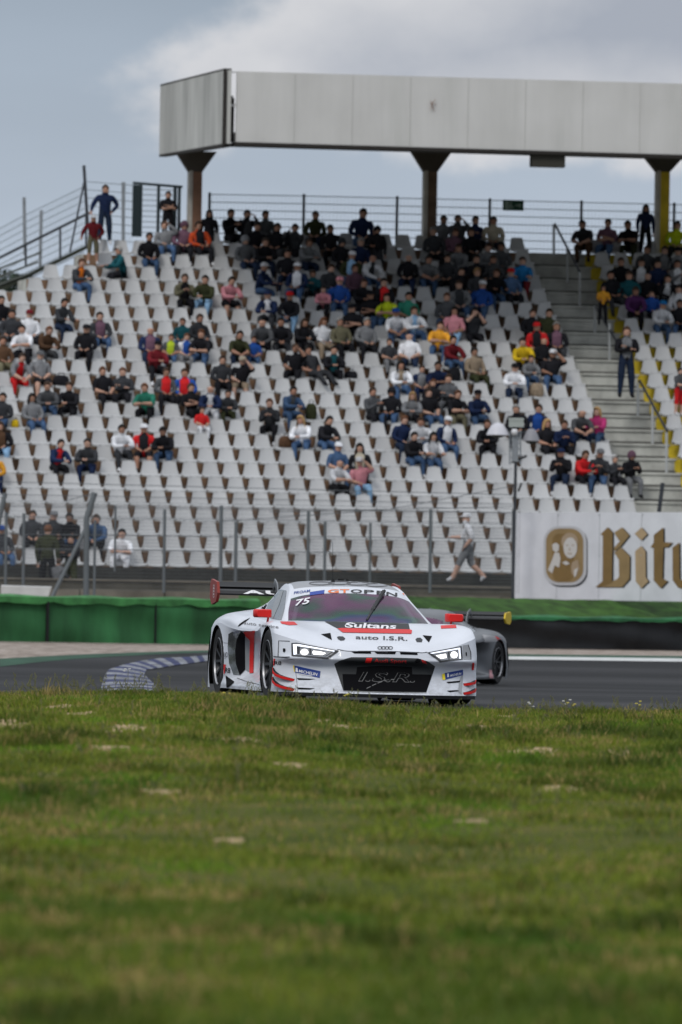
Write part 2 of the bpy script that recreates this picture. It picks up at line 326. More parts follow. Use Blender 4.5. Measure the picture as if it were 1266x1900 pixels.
# grass bank behind the black wall
def bank():
    a = W(440, 1150, 191.5); b = W(1800, 1150, 206); n = 90; rows = 8; vs = []
    for i in range(n+1):
        t = i/n; x = a[0]*(1-t)+b[0]*t; y = a[1]*(1-t)+b[1]*t
        for j in range(rows+1):
            s_ = j/rows; vs.append((x, y+2.6*s_, .45+.66*s_**.8+.008*math.sin(x*4+j)+.006*math.sin(x*9)))
    fs = [(i*(rows+1)+j, (i+1)*(rows+1)+j, (i+1)*(rows+1)+j+1, i*(rows+1)+j+1) for i in range(n) for j in range(rows)]
    me = bpy.data.meshes.new('bank'); me.from_pydata(vs, [], fs); smooth_(me); tag(objm('grass_bank', me, M_bank), kind='structure')
bank()
# ------------------------------------------------------------------ grandstand frame of reference
ALPHA = math.radians(10); SU = Vector((math.cos(ALPHA), math.sin(ALPHA), 0)); SV = Vector((-math.sin(ALPHA), math.cos(ALPHA), 0))
SO = Vector((0, 208, 0)); RH, RD, NR = .385, .80, 24; PAN0 = 1.80; PITCHX = .528
def st(t, b, z): return SO+SU*t+SV*b+Vector((0, 0, z))
def t_at(px, b, z):      # position along the row that the photo shows at column px
    lo, hi = -20., 20.
    for _ in range(40):
        m = (lo+hi)/2
        if PX(st(m, b, z))[0] < px: lo = m
        else: hi = m
    return (lo+hi)/2
def pan(i): return PAN0+RH*i
ROT = Matrix.Rotation(ALPHA, 3, 'Z')
M_conc = mat('concrete', (.43, .43, .395), .9, var=.35, vscale=1.4, bump=.3, bscale=30)
M_concd = mat('concrete_dark', (.085, .08, .065), .9, var=.4, vscale=1.2)
M_brown = mat('brown_paint', (.24, .145, .09), .7, var=.35, vscale=2.)
M_yell = mat('yellow_paint', (.62, .46, .03), .7, var=.25, vscale=2.)
M_steel = mat('galvanised', (.26, .28, .30), .5, metal=.5, var=.2, vscale=6)
M_dsteel = mat('dark_steel', (.045, .05, .058), .5, metal=.3)
M_seat = mat('seat_plastic', (.44, .445, .45), .5, spec=.3, var=.10, vscale=.45, rnd=.09)
AISLE_L = t_at(1183, .25+RD*4, pan(4)+.3)          # right edge of the left block
AISLE_R = t_at(1241, .25+RD*9.2, pan(9))            # left edge of the right block
T0 = AISLE_L-PITCHX/2
def left_limit(i):   # the left block narrows upwards along the ramp
    return t_at(-420, RD*i, pan(i)) if i < 17 else t_at(-60, RD*i, pan(i)) if i < 19 else t_at({19: 40, 20: 85, 21: 170, 22: 190}.get(i, 380), RD*i, pan(i)+.2)
def stand():
    root = empty('grandstand', st(0, 0, 0), ALPHA); tag(root, 'concrete terraced grandstand with brown and yellow painted steps', 'grandstand')
    steps = MB(); left = MB(); right = MB(); x0, x1 = -14, 22
    for i in range(NR+1):
        z = pan(i)-.43; b = RD*i
        lm = -14 if i < 19 else (left_limit(i)-.35)
        if i > 19: lm = left_limit(i-1)-.45
        bf = b-.36 if i else b-.75
        steps.box(((lm+x1)/2, (bf+b+RD+.6)/2, z-.5), (x1-lm, b+RD+.6-bf, 1.0))
        # thin nosing strip and painted risers
        if i:
            left.box(((lm+AISLE_L+.02)/2, bf-.006, z-RH/2-.006), (AISLE_L+.02-lm, .012, RH-.02))
            right.box(((AISLE_R+x1)/2, bf-.006, z-RH/2-.006), (x1-AISLE_R, .012, RH-.02))
        if i: steps.box(((AISLE_L+AISLE_R)/2+.1, bf-.02, z-.03), (AISLE_R-AISLE_L-.15, .05, .058))
    steps.build('terrace', M_conc, root)
    dk = MB()
    for i in range(1, NR+1): dk.box(((AISLE_L+AISLE_R)/2+.1, RD*i-.372, pan(i-1)-.43+.035), (AISLE_R-AISLE_L-.15, .018, .07))
    dk.build('stair_joint', mat('joint_dark', (.10, .10, .09), .9), root); left.build('brown_riser', M_brown, root); right.build('yellow_riser', M_yell, root)
    # front wall, ledge, walkway
    f = MB(); f.box((4, -1.9, .68), (40, 3.0, 1.36)); f.build('front_wall', M_concd, root)
    g = MB()
    for q in range(-8, 12): g.box((q*2.1+.3, -3.415, .60+.02*(q % 2)), (2.06, .03, 1.08))
    g.box((4, -3.2, 1.38), (40, .5, .05)); g.build('ledge', mat('ledge_concrete', (.16, .145, .12), .9, var=.4, vscale=1.0), root)
    w = MB(); w.box((4, -.80, 1.50), (40, .10, .42)); w.build('kick_wall', mat('kick', (.035, .035, .032), .9, var=.3), root)
    # flank wall of the stand along the ramp
    fl = MB(); poly = [(RD*17, 0), (RD*24+1, 0), (RD*24+1, pan(24)-.43), (RD*17, pan(17)-.5)]
    root['note'] = ''
    del root['note']
stand()
# ---- seats
def seat_mesh(sc=1.0):
    m = MB(); n = 6
    # back: narrow rounded top, flaring to the pan
    prof = [(.240, .0), (.226, .04), (.207, .10), (.190, .17), (.178, .24), (.169, .29), (.163, .322), (.14, .343), (.10, .353)]
    fr, bk = [], []
    for w, z in prof:
        for s_ in range(7):
            u = -1+2*s_/6; y = .19+.10*(z/.35)-.035*(u*u)
            fr.append((u*w, y, z)); bk.append((u*w, y+.018, z))
    q = len(fr); r_ = len(prof)
    m.add(fr+bk, [(i*7+j, i*7+j+1, (i+1)*7+j+1, (i+1)*7+j) for i in range(r_-1) for j in range(6)]+[(q+i*7+j, q+(i+1)*7+j, q+(i+1)*7+j+1, q+i*7+j+1) for i in range(r_-1) for j in range(6)]
          + [(i*7, (i+1)*7, q+(i+1)*7, q+i*7) for i in range(r_-1)]+[(i*7+6, q+i*7+6, q+(i+1)*7+6, (i+1)*7+6) for i in range(r_-1)]+[((r_-1)*7+j, (r_-1)*7+j+1, q+(r_-1)*7+j+1, q+(r_-1)*7+j) for j in range(6)])
    pp = [(.20, .0), (.08, -.018), (-.06, -.012), (-.16, .004), (-.20, -.012), (-.212, -.05)]
    top, bot = [], []
    for y, z in pp:
        for s_ in range(7):
            u = -1+2*s_/6; top.append((u*.245, y, z+.02*u*u)); bot.append((u*.245, y+.012, z-.018+.02*u*u))
    q = len(top); r_ = len(pp)
    m.add(top+bot, [(i*7+j, (i+1)*7+j, (i+1)*7+j+1, i*7+j+1) for i in range(r_-1) for j in range(6)]+[(q+i*7+j, q+i*7+j+1, q+(i+1)*7+j+1, q+(i+1)*7+j) for i in range(r_-1) for j in range(6)]
          + [(i*7, q+i*7, q+(i+1)*7, (i+1)*7) for i in range(r_-1)]+[(i*7+6, (i+1)*7+6, q+(i+1)*7+6, q+i*7+6) for i in range(r_-1)]+[((r_-1)*7+j, q+(r_-1)*7+j, q+(r_-1)*7+j+1, (r_-1)*7+j+1) for j in range(6)])
    m.box((0, .06, -.08), (.05, .30, .05), mi=1); m.box((0, .12, -.26), (.05, .05, .34), mi=1)
    return m.mesh('seat', smooth=35)
ORD = 'zeroth first second third fourth fifth sixth seventh eighth ninth tenth eleventh twelfth thirteenth fourteenth fifteenth sixteenth seventeenth eighteenth nineteenth twentieth twenty-first twenty-second twenty-third twenty-fourth twenty-fifth twenty-sixth twenty-seventh twenty-eighth twenty-ninth thirtieth thirty-first thirty-second thirty-third thirty-fourth thirty-fifth thirty-sixth thirty-seventh'.split()
def seats():
    me = seat_mesh(); M_br = mat('seat_bracket', (.03, .025, .02), .6); me.materials.append(M_seat); me.materials.append(M_br)
    lst = []
    for i in range(NR):
        ll = left_limit(i); k = 0
        while True:
            t = T0-PITCHX*k; k += 1
            if t < ll: break
            x, y, D = PX(st(t, RD*i+.2, pan(i)+.2))
            if x < -420: break
            if x > 966 and y > 943: continue        # behind the board
            lst.append((i, k, t, 'concrete stairs'))
        if i >= 5:
            for k in range(1, 22):
                t = AISLE_R+PITCHX*(k-.5); x, y, D = PX(st(t, RD*i+.2, pan(i)+.2))
                if x > 1700 or y > 943: continue
                if i in (22, 23) and k < 1: continue
                lst.append((i, -k, t, 'yellow steps'))
    vis = lambda q: -14 < PX(st(q[2], RD*q[0]+.2, pan(q[0])+.2))[0] < 1280
    ind = [q for q in lst if q[0] <= 11 and vis(q)]; ind.sort(key=lambda q: q[0]); one = ind[:300]; rest = [q for q in lst if q not in one]
    for i, k, t, ref in one:
        o = bpy.data.objects.new('stadium_seat', me); COL.objects.link(o); o.location = st(t, RD*i, pan(i)); o.rotation_euler = (random.uniform(-.02, .02), 0, ALPHA)
        side = 'left' if k > 0 else 'right'
        tag(o, 'white plastic seat, %s row up, %s seat %s of the concrete stairs' % (ORD[i+1], ORD[abs(k)], side), 'seat', 'seats of the grandstand')
    vs = np.array([v.co for v in me.vertices]); fs = [tuple(p.vertices) for p in me.polygons]; mi = [p.material_index for p in me.polygons]; b = MB()
    for i, k, t, ref in rest:
        o = st(t, RD*i, pan(i)); R = np.array(ROT); b.add(vs@R.T+np.array(o), fs)
    m2 = b.mesh('seats', smooth=35, fix=False); m2.polygons.foreach_set('material_index', mi*len(rest)); m2.materials.append(M_seat); m2.materials.append(M_br)
    o = bpy.data.objects.new('upper_seats', m2); COL.objects.link(o); tag(o, 'remaining rows of white plastic seats filling the upper half of the grandstand', 'seats', kind='stuff')
    return lst
SEATS = seats()
# ---- roof
def roof():
    root = empty('grandstand_roof', st(0, 0, 0), 0); tag(root, 'flat canopy roof with a pale weathered fascia on brown and yellow columns', 'roof')
    inv = -Vector(root.location)
    def fas(nt, p, N, L):
        tc = N('ShaderNodeTexCoord'); mp = N('ShaderNodeMapping'); mp.inputs['Scale'].default_value = (1.3, 1.3, .12); L(tc.outputs['Object'], mp.inputs[0])
        n = N('ShaderNodeTexNoise'); n.inputs['Scale'].default_value = 1; n.inputs['Detail'].default_value = 7; n.inputs['Roughness'].default_value = .6; L(mp.outputs[0], n.inputs[0])
        r = ramp(N, [(.28, (.45, .45, .43)), (.5, (.52, .515, .50)), (.75, (.56, .555, .54))]); L(n.outputs[0], r.inputs[0])
        n2 = N('ShaderNodeTexNoise'); n2.inputs['Scale'].default_value = .7; n2.inputs['Detail'].default_value = 3; L(tc.outputs['Object'], n2.inputs[0])
        mx = N('ShaderNodeMix'); mx.data_type = 'RGBA'; mx.blend_type = 'OVERLAY'; mx.inputs[0].default_value = .14; L(r.outputs[0], mx.inputs[6]); L(n2.outputs[0], mx.inputs[7])
        L(mx.outputs[2], p.inputs['Base Color']); p.inputs['Roughness'].default_value = .75
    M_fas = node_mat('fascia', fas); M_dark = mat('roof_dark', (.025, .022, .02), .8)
    bf = 8.6                                       # how far back the fascia stands
    def zpx(px, py): # height on the fascia plane
        t = t_at(px, bf, 12); D = PX(st(t, bf, 12))[2]; return t, W(px, py, D)[2]
    ta, zt = zpx(437, 132); _, zb = zpx(434, 263); tb = 20
    f = MB()
    def panel(t0, t1, b0, b1, z0a, z1a, z0b, z1b, th=.12):
        a = st(t0, b0, 0)+inv; c = st(t1, b1, 0)+inv; d = (c-a).normalized(); nn = Vector((-d.y, d.x, 0))*th
        return [a+Vector((0, 0, z0a)), c+Vector((0, 0, z0b)), c+Vector((0, 0, z1b)), a+Vector((0, 0, z1a)), a+nn+Vector((0, 0, z0a)), c+nn+Vector((0, 0, z0b)), c+nn+Vector((0, 0, z1b)), a+nn+Vector((0, 0, z1a))]
    BF = [(0, 1, 2, 3), (5, 4, 7, 6), (4, 0, 3, 7), (1, 5, 6, 2), (3, 2, 6, 7), (4, 5, 1, 0)]
    _, zt2 = zpx(1262, 155); _, zb2 = zpx(1262, 287); t2 = t_at(1262, bf, 12); k = (tb-ta)/(t2-ta)
    ztr, zbr = zt+(zt2-zt)*k, zb+(zb2-zb)*k
    f.add(panel(ta, tb, bf, bf, zb, zt, zbr, ztr), BF); f.build('front_fascia', M_fas, root)
    sm_ = MB(); nb = 14
    for q in range(1, nb): tt = ta+(tb-ta)*q/nb; k0 = q/nb; a_ = st(tt, bf-.004, 0)+inv; sm_.box(a_+Vector((0, 0, (zt+(ztr-zt)*k0+zb+(zbr-zb)*k0)/2)), (.012, .012, (zt-zb)-.02), ROT)
    sm_.build('fascia_joint', mat('fascia_joint', (.45, .445, .43), .8), root)
    ru = MB(); c_r = Vector(W(803, 190, PX(st(t_at(803, bf, 12), bf, 12))[2]-.05))+inv
    for q in range(7): ru.bar(c_r+Vector((random.uniform(-.08, .1), 0, random.uniform(-.05, .1))), c_r+Vector((random.uniform(-.06, .1), 0, random.uniform(-.25, -.05))), .02, .008)
    ru.build('rust_stain', mat('rust', (.28, .15, .10), .9), root)
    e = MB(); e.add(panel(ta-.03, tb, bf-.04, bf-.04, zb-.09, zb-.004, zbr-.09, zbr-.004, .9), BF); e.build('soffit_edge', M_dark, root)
    # corner gap: dark upright and pale return, then the end panel running back
    tg0 = t_at(413, bf, 12); g = MB()
    g.add(panel(tg0+.03, ta-.02, bf+.25, bf+.25, zb, zb+1.15, zb, zb+1.15), BF)
    g.add(panel(tg0+.03, ta-.02, bf+.45, bf+.45, zb+1.13, zb+1.25, zb, zb+1.22), BF)
    g.build('corner_post', M_dark, root)
    r2 = MB(); r2.add(panel(tg0, ta, bf+.1, bf+.1, zt-.035, zt+.0, zt-.035, zt, .05), BF); r2.add(panel(tg0, ta, bf+.1, bf+.1, zb+.93, zb+.98, zb+.93, zb+.98, .05), BF); r2.build('corner_rail', mat('fascia_trim', (.5, .5, .5), .6), root)
    # end panel
    Lb = 11.2; te = tg0; c0 = st(te, bf-.02, 0); Df = PX(st(te, bf, 12))[2]; zA1 = W(408, 130, Df)[2]; zA0 = W(408, 266, Df)[2]
    De = PX(st(te, bf+Lb, 12))[2]; zB1 = W(297, 160, De)[2]; zB0 = W(297, 287, De)[2]
    xe = W(297, 200, De); a = st(te, bf, 0)+inv; c = Vector((xe[0], xe[1], 0))+inv; d = (c-a).normalized(); nn = Vector((d.y, -d.x, 0))*.12
    s_ = MB(); V = [a+Vector((0, 0, zA0)), c+Vector((0, 0, zB0)), c+Vector((0, 0, zB1)), a+Vector((0, 0, zA1))]; V += [v+nn for v in V]; s_.add(V, BF)
    s_.build('end_fascia', mat('end_panel', (.46, .46, .44), .8, var=.3, vscale=.9, stretch=(1, 1, .2)), root)
    tr = MB(); V = [a+Vector((0, 0, zA0-.09)), c+Vector((0, 0, zB0-.06)), c+Vector((0, 0, zB0-.003)), a+Vector((0, 0, zA0-.003))]; V += [v+nn*1.6 for v in V]; tr.add(V, BF)
    V = [a+Vector((0, 0, zA1+.003)), c+Vector((0, 0, zB1+.003)), c+Vector((0, 0, zB1+.05)), a+Vector((0, 0, zA1+.05))]; V += [v+nn*1.6 for v in V]; tr.add(V, BF)
    tr.bar(a+Vector((.02, -.05, zA0-.05)), a+Vector((.02, -.05, zA1+.03)), .09)
    tr.build('end_trim', M_dark, root)
    cr = MB(); cr.bar(a+Vector((.14, -.02, zA0)), a+Vector((.14, -.02, zA1)), .10); cr.build('corner_return', mat('return_trim', (.42, .42, .4), .7), root)
    # roof slab rising to the rear
    sl = MB(); q = []
    t_l = te+.1; t_r = tb
    for t, b, z in ((t_l, bf+.5, zb+.02), (t_r, bf+.5, zbr+.02), (t_r, bf+Lb+1.5, zbr+.75), (t_l+.55, bf+Lb-.3, zb+.62)):
        q.append(st(t, b, z)+inv)
    q += [v+Vector((0, 0, .25)) for v in q]; sl.add(q, [(0, 1, 2, 3), (7, 6, 5, 4), (0, 4, 5, 1), (1, 5, 6, 2), (2, 6, 7, 3), (3, 7, 4, 0)]); sl.build('roof_slab', mat('slab', (.55, .54, .52), .9, var=.2), root)
    # columns with Y heads
    for px, mt, lab in ((362, mat('column_brown', (.26, .14, .09), .7, var=.3, vscale=2.), 0), (798, mat('dark_brown_paint', (.14, .09, .06), .7, var=.3), 0), (1229, M_yell, 1)):
        bb = RD*23.4; t = t_at(px, bb, 12); z0 = pan(22)-.6; D = PX(st(t, bb, 12))[2]; ztop = W(px, 281 if px < 1000 else 290, D)[2]
        zn = W(px, 318, D)[2]; o = st(t, bb, 0)+inv; cm = MB()
        R = ROT
        cm.box(o+Vector((0, 0, (z0+zn)/2))+SU*.04, (.26, .30, zn-z0), R)
        co = cm.build('column', mt, root)
        lt = MB(); lt.box(o+Vector((0, 0, (z0+zn)/2))-SU*.14, (.10, .34, zn-z0+.02), R); lt.build('column_flange', mat('flange_pale', (.45, .43, .39), .8, var=.2), co)
        hd = MB()
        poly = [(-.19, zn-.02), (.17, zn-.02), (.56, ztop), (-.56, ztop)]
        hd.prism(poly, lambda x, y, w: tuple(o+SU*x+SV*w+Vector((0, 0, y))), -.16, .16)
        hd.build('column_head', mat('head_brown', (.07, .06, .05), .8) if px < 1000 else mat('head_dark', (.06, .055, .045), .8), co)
    # hanging box
    D = PX(st(5, bf, 12))[2]; p0 = W(985, 284, D+.6); p1 = W(1047, 311, D+.6); b_ = MB(); c_ = (p0+p1)/2
    b_.box(Vector(c_)+inv, (p1[0]-p0[0], .35, abs(p0[2]-p1[2])), ROT)
    bo = b_.build('hanging_box', mat('box_dark', (.035, .033, .026), .7), root); tag(bo, 'dark box hanging under the fascia')
roof()
# ---- wire fence behind the top row
def fence_panel(mb, a, b, h, step=.25, vert=0, th=.014, vth=.006, skew=None):
    a = Vector(a); b = Vector(b)
    n = int(h/step)
    for k in range(n+1):
        z = Vector((0, 0, h*k/n)); mb.bar(a+z, b+z, th, .02)
    if vert:
        L_ = (b-a).length; m = int(L_/vert)
        for k in range(1, m): q = a.lerp(b, k/m); mb.bar(q, q+Vector((0, 0, h)), vth)
def rear_fence():
    bb = RD*24.3; zb = pan(23)-.45
    xs_ = [(229, 338), (388, 357), (563, 360), (736, 364), (908, 368), (1078, 372), (1250, 376), (1424, 380)]
    root = empty('rear_fence', st(0, bb, 0)); tag(root, 'tall wire mesh fence along the top of the grandstand', 'fence'); inv = -root.location
    tops = []
    for px, py in xs_:
        t = t_at(px, bb, 11); D = PX(st(t, bb, 11))[2]; z = W(px, py, D)[2]; tops.append((t, z))
        p = MB(); p.bar(st(t, bb, zb)+inv, st(t, bb, z)+inv, .075); p.build('post', M_dsteel if px > 300 else M_steel, root)
    m = MB()
    for (t0, z0), (t1, z1) in zip(tops, tops[1:]):
        if t0 < tops[1][0]-.1: continue
        a = st(t0, bb+.03, zb+.1)+inv; c = st(t1, bb+.03, zb+.1)+inv
        n = 8
        for k in range(n+1):
            za = (z0-zb-.15)*k/n; zc = (z1-zb-.15)*k/n; m.bar(a+Vector((0, 0, za)), c+Vector((0, 0, zc)), .012, .022)
        q = int((c-a).length/.10)
        for k in range(1, q): e = a.lerp(c, k/q); m.bar(e, e+Vector((0, 0, z0-zb-.15)), .0045)
    m.build('wire_mesh', mat('wire', (.22, .25, .28), .5, metal=.4), root)
    # exit sign
    t = t_at(952, bb-.15, 10.5); D = PX(st(t, bb-.15, 10.5))[2]; c = Vector(W(952.5, 381, D)); s = empty('exit_sign', c, ALPHA)
    tag(s, 'green emergency exit sign with running figure and arrow on the fence', 'sign')
    b = MB(); b.box((0, 0, 0), (.58, .03, .29)); b.build('panel', mat('sign_green', (.012, .06, .035), .6), s)
    g = MB(); Z = -.0165
    def fl(poly): g.add([(x, Z, y) for x, y in poly], [tuple(range(len(poly)))])
    fl([(.06, -.02), (.16, -.02), (.16, -.07), (.24, 0), (.16, .07), (.16, .02), (.06, .02)])
    fl([(-.24, -.10), (-.12, -.10), (-.12, .10), (-.24, .10)]); 
    fl([(-.09, .07), (-.05, .07), (-.05, .11), (-.09, .11)]); fl([(-.11, -.01), (-.06, -.03), (-.03, .05), (-.08, .06)]); fl([(-.11, -.01), (-.14+.04, -.11), (-.075, -.11), (-.06, -.03)]); fl([(-.06, -.03), (0, -.09), (.015, -.06), (-.04, .0)])
    g.build('pictogram', mat('sign_pale', (.22, .30, .26), .6), s)
rear_fence()
# ---- ramp, gate and fences at the top left
def upper_left():
    # posts and wires climbing the flank
    D = 228.
    r = empty('side_fence', Vector(W(80, 480, D))); tag(r, 'sloping wire fence climbing the left flank of the grandstand', 'fence'); inv = -r.location
    def Pw(x, y, d=D): return Vector(W(x, y, d))+inv
    for a, b, w in (((45, 366), (47, 474), .09), ((77, 390), (75, 496), .085), ((156, 307), (163, 418), .085), ((157, 335), (130, 468), .05), ((229, 338), (229, 455), .09)):
        p = MB(); p.bar(Pw(*a), Pw(*b), w); p.build('post', M_dsteel if a[0] in (156, 157) else M_steel, r)
    m = MB()
    for k in range(10):
        y = k*13.5
        pts = [(-30, 440+y), (45, 400+y), (157, 346+y)] 
        for (x0, y0), (x1, y1) in zip(pts, pts[1:]): m.bar(Pw(x0, y0), Pw(x1, y1), .013, .02)
    for k in range(8): m.bar(Pw(162, 337+k*15), Pw(247, 344+k*15), .013, .02)
    for x in range(2, 157, 5): y = 424-(x*.49); m.bar(Pw(x, y), Pw(x, y+122), .006)
    for x in range(164, 246, 5): m.bar(Pw(x, 430), Pw(x, 455), .006)
    m.build('wire_mesh', MATS['wire'], r)
    h = empty('handrail', Vector(W(80, 450, D-2))); tag(h, 'dark sloping handrail beside the ramp at the upper left', 'handrail'); inv2 = -h.location
    q = MB(); Q = lambda x, y: Vector(W(x, y, D-2))+inv2
    q.bar(Q(-20, 488), Q(166, 395), .07); q.build('rail', M_dsteel, h)
    for x, y0, y1 in ((48, 454, 495), (112, 424, 482), (160, 398, 462)): p = MB(); p.bar(Q(x, y0), Q(x, y1), .06); p.build('post', M_dsteel, h)
    # ramp: stepped planks
    rp = empty('ramp', Vector(W(60, 540, D-1))); tag(rp, 'planked ramp with dark edge running down the left flank', 'ramp'); inv3 = -rp.location
    Rr = lambda x, y, d=D-1: Vector(W(x, y, d))+inv3
    b = MB()
    for k, (y, th) in enumerate(((498, .10), (512, .10), (526, .10))): b.bar(Rr(-30, y+12), Rr(77-6*k, y-30+4*k), .10, .05)
    b.build('rail_boards', mat('ramp_board', (.10, .11, .10), .8, var=.3), rp)
    e = MB()
    e.add([Rr(-30, 545), Rr(72, 497), Rr(160, 455), Rr(160, 463), Rr(72, 506), Rr(-30, 556)]+[Rr(-30, 545, D+.4), Rr(72, 497, D+.4), Rr(160, 455, D+.4), Rr(160, 463, D+.4), Rr(72, 506, D+.4), Rr(-30, 556, D+.4)],
          [(0, 1, 4, 5), (1, 2, 3, 4), (6, 7, 1, 0), (7, 8, 2, 1), (11, 10, 7, 6), (10, 9, 8, 7), (5, 4, 10, 11), (4, 3, 9, 10)]); e.build('edge_beam', mat('edge_dark', (.035, .04, .03), .8), rp)
    # gate
    g = empty('gate', Vector(W(290, 440, 226.5)), ALPHA); tag(g, 'dark green steel gate frame with wire infill at the top of the stand', 'gate')
    s = 226.5/FPX
    fr = MB()
    for x, w in ((-41, 9), (-31.5, 8), (3, 5), (34, 6), (42, 5)): fr.box((x*s, 0, 48*s), (w*s, .10, 96*s))
    fr.box((1*s, 0, 97*s), (93*s, .10, 4.5*s), Matrix.Rotation(.055, 3, 'Y')); fr.build('frame', mat('gate_green', (.018, .03, .035), .5), g)
    wi = MB()
    for k in range(9): wi.box((0, 0, (8+k*10)*s), (70*s, .015, .02))
    wi.build('wire_infill', MATS['wire'], g)
upper_left()
def wood():
    "far trees behind the ramp at the left edge"
    vs, fs = [], []; c = Vector(W(20, 520, 300))
    M = mat('far_tree', (.022, .036, .02), .9, var=.5, vscale=.5)
    b = MB()
    for k in range(5200):
        ang = random.uniform(0, 2*PI); rr = random.random()**.4; cx, cz = random.choice(((-1.2, .1), (-.6, .1), (.35, -.12), (-2.4, .25), (0, -.3)))
        p = Vector((cx+1.15*rr*math.cos(ang), random.uniform(-1, 1), cz-.5+.85*rr*math.sin(ang)*(1 if math.sin(ang) > 0 else 2)))
        n = Vector((random.uniform(-1, 1), random.uniform(-1, 1), random.uniform(-1, 1))).normalized(); a = n.orthogonal().normalized()*random.uniform(.04, .1); d = n.cross(a)
        b.add([p-a, p+d*.6, p+a, p-d*.6], [(0, 1, 2, 3)])
    o = b.build('treetops', M, fix=False); o.location = c; tag(o, 'dark green treetops beyond the ramp at the left edge', 'trees', kind='stuff')
    t = MB(); t.bar((-1.2, 0, -1.5), (-1.2, 0, -12), .3, n=8); t.bar((.2, 0, -1.5), (.2, 0, -12), .25, n=8); 
wood()
# ---- stair handrails in the aisle
def stair_rails():
    M_p = mat('rail_post', (.38, .39, .39), .5); 
    for n_, (a, b, posts, lab) in enumerate([((1028, 416), (1076, 505), ((1028, 416, 475), (1053, 458, 525), (1076, 505, 575)), 'handrail at the top of the concrete stairs'),
                               ((1103, 568), (1148, 640), ((1104, 568, 628), (1131, 600, 668)), 'handrail halfway up the concrete stairs beside the standing child'),
                               ((1185, 706), (1238, 800), ((1184, 710, 782), (1211, 752, 832), (1237, 800, 880)), 'handrail low on the concrete stairs beside the advertisement')]):
        # find the row depth of the first post from its foot
        def row_of(x, y):
            best = min(range(NR), key=lambda i: abs(PX(st(t_at(x, RD*i, pan(i)-.43), RD*i-.1, pan(i)-.43))[1]-y)); return best
        i0 = row_of(posts[0][0], posts[0][2]); i1 = row_of(posts[-1][0], posts[-1][2])
        D0 = PX(st(t_at(posts[0][0], RD*i0, 5), RD*i0, pan(i0)))[2]; D1 = PX(st(t_at(posts[-1][0], RD*i1, 5), RD*i1, pan(i1)))[2]
        f = lambda x: D0+(D1-D0)*(x-posts[0][0])/(posts[-1][0]-posts[0][0])-.15
        o = Vector(W(posts[0][0], posts[0][2], D0)); r = empty('handrail', o); tag(r, lab, 'handrail')
        m = MB(); m.tube([Vector(W(a[0], a[1]+3, f(a[0])))-o, Vector(W(a[0]+2, a[1], f(a[0])))-o, Vector(W(*b, f(b[0])))-o], .035); m.build('rail', M_dsteel, r, smooth=True)
        for x, y0, y1 in posts: p = MB(); p.bar(Vector(W(x, y0, f(x)))-o, Vector(W(x, y1, f(x)))-o, .07, n=8); p.build('post', M_p, r)
stair_rails()
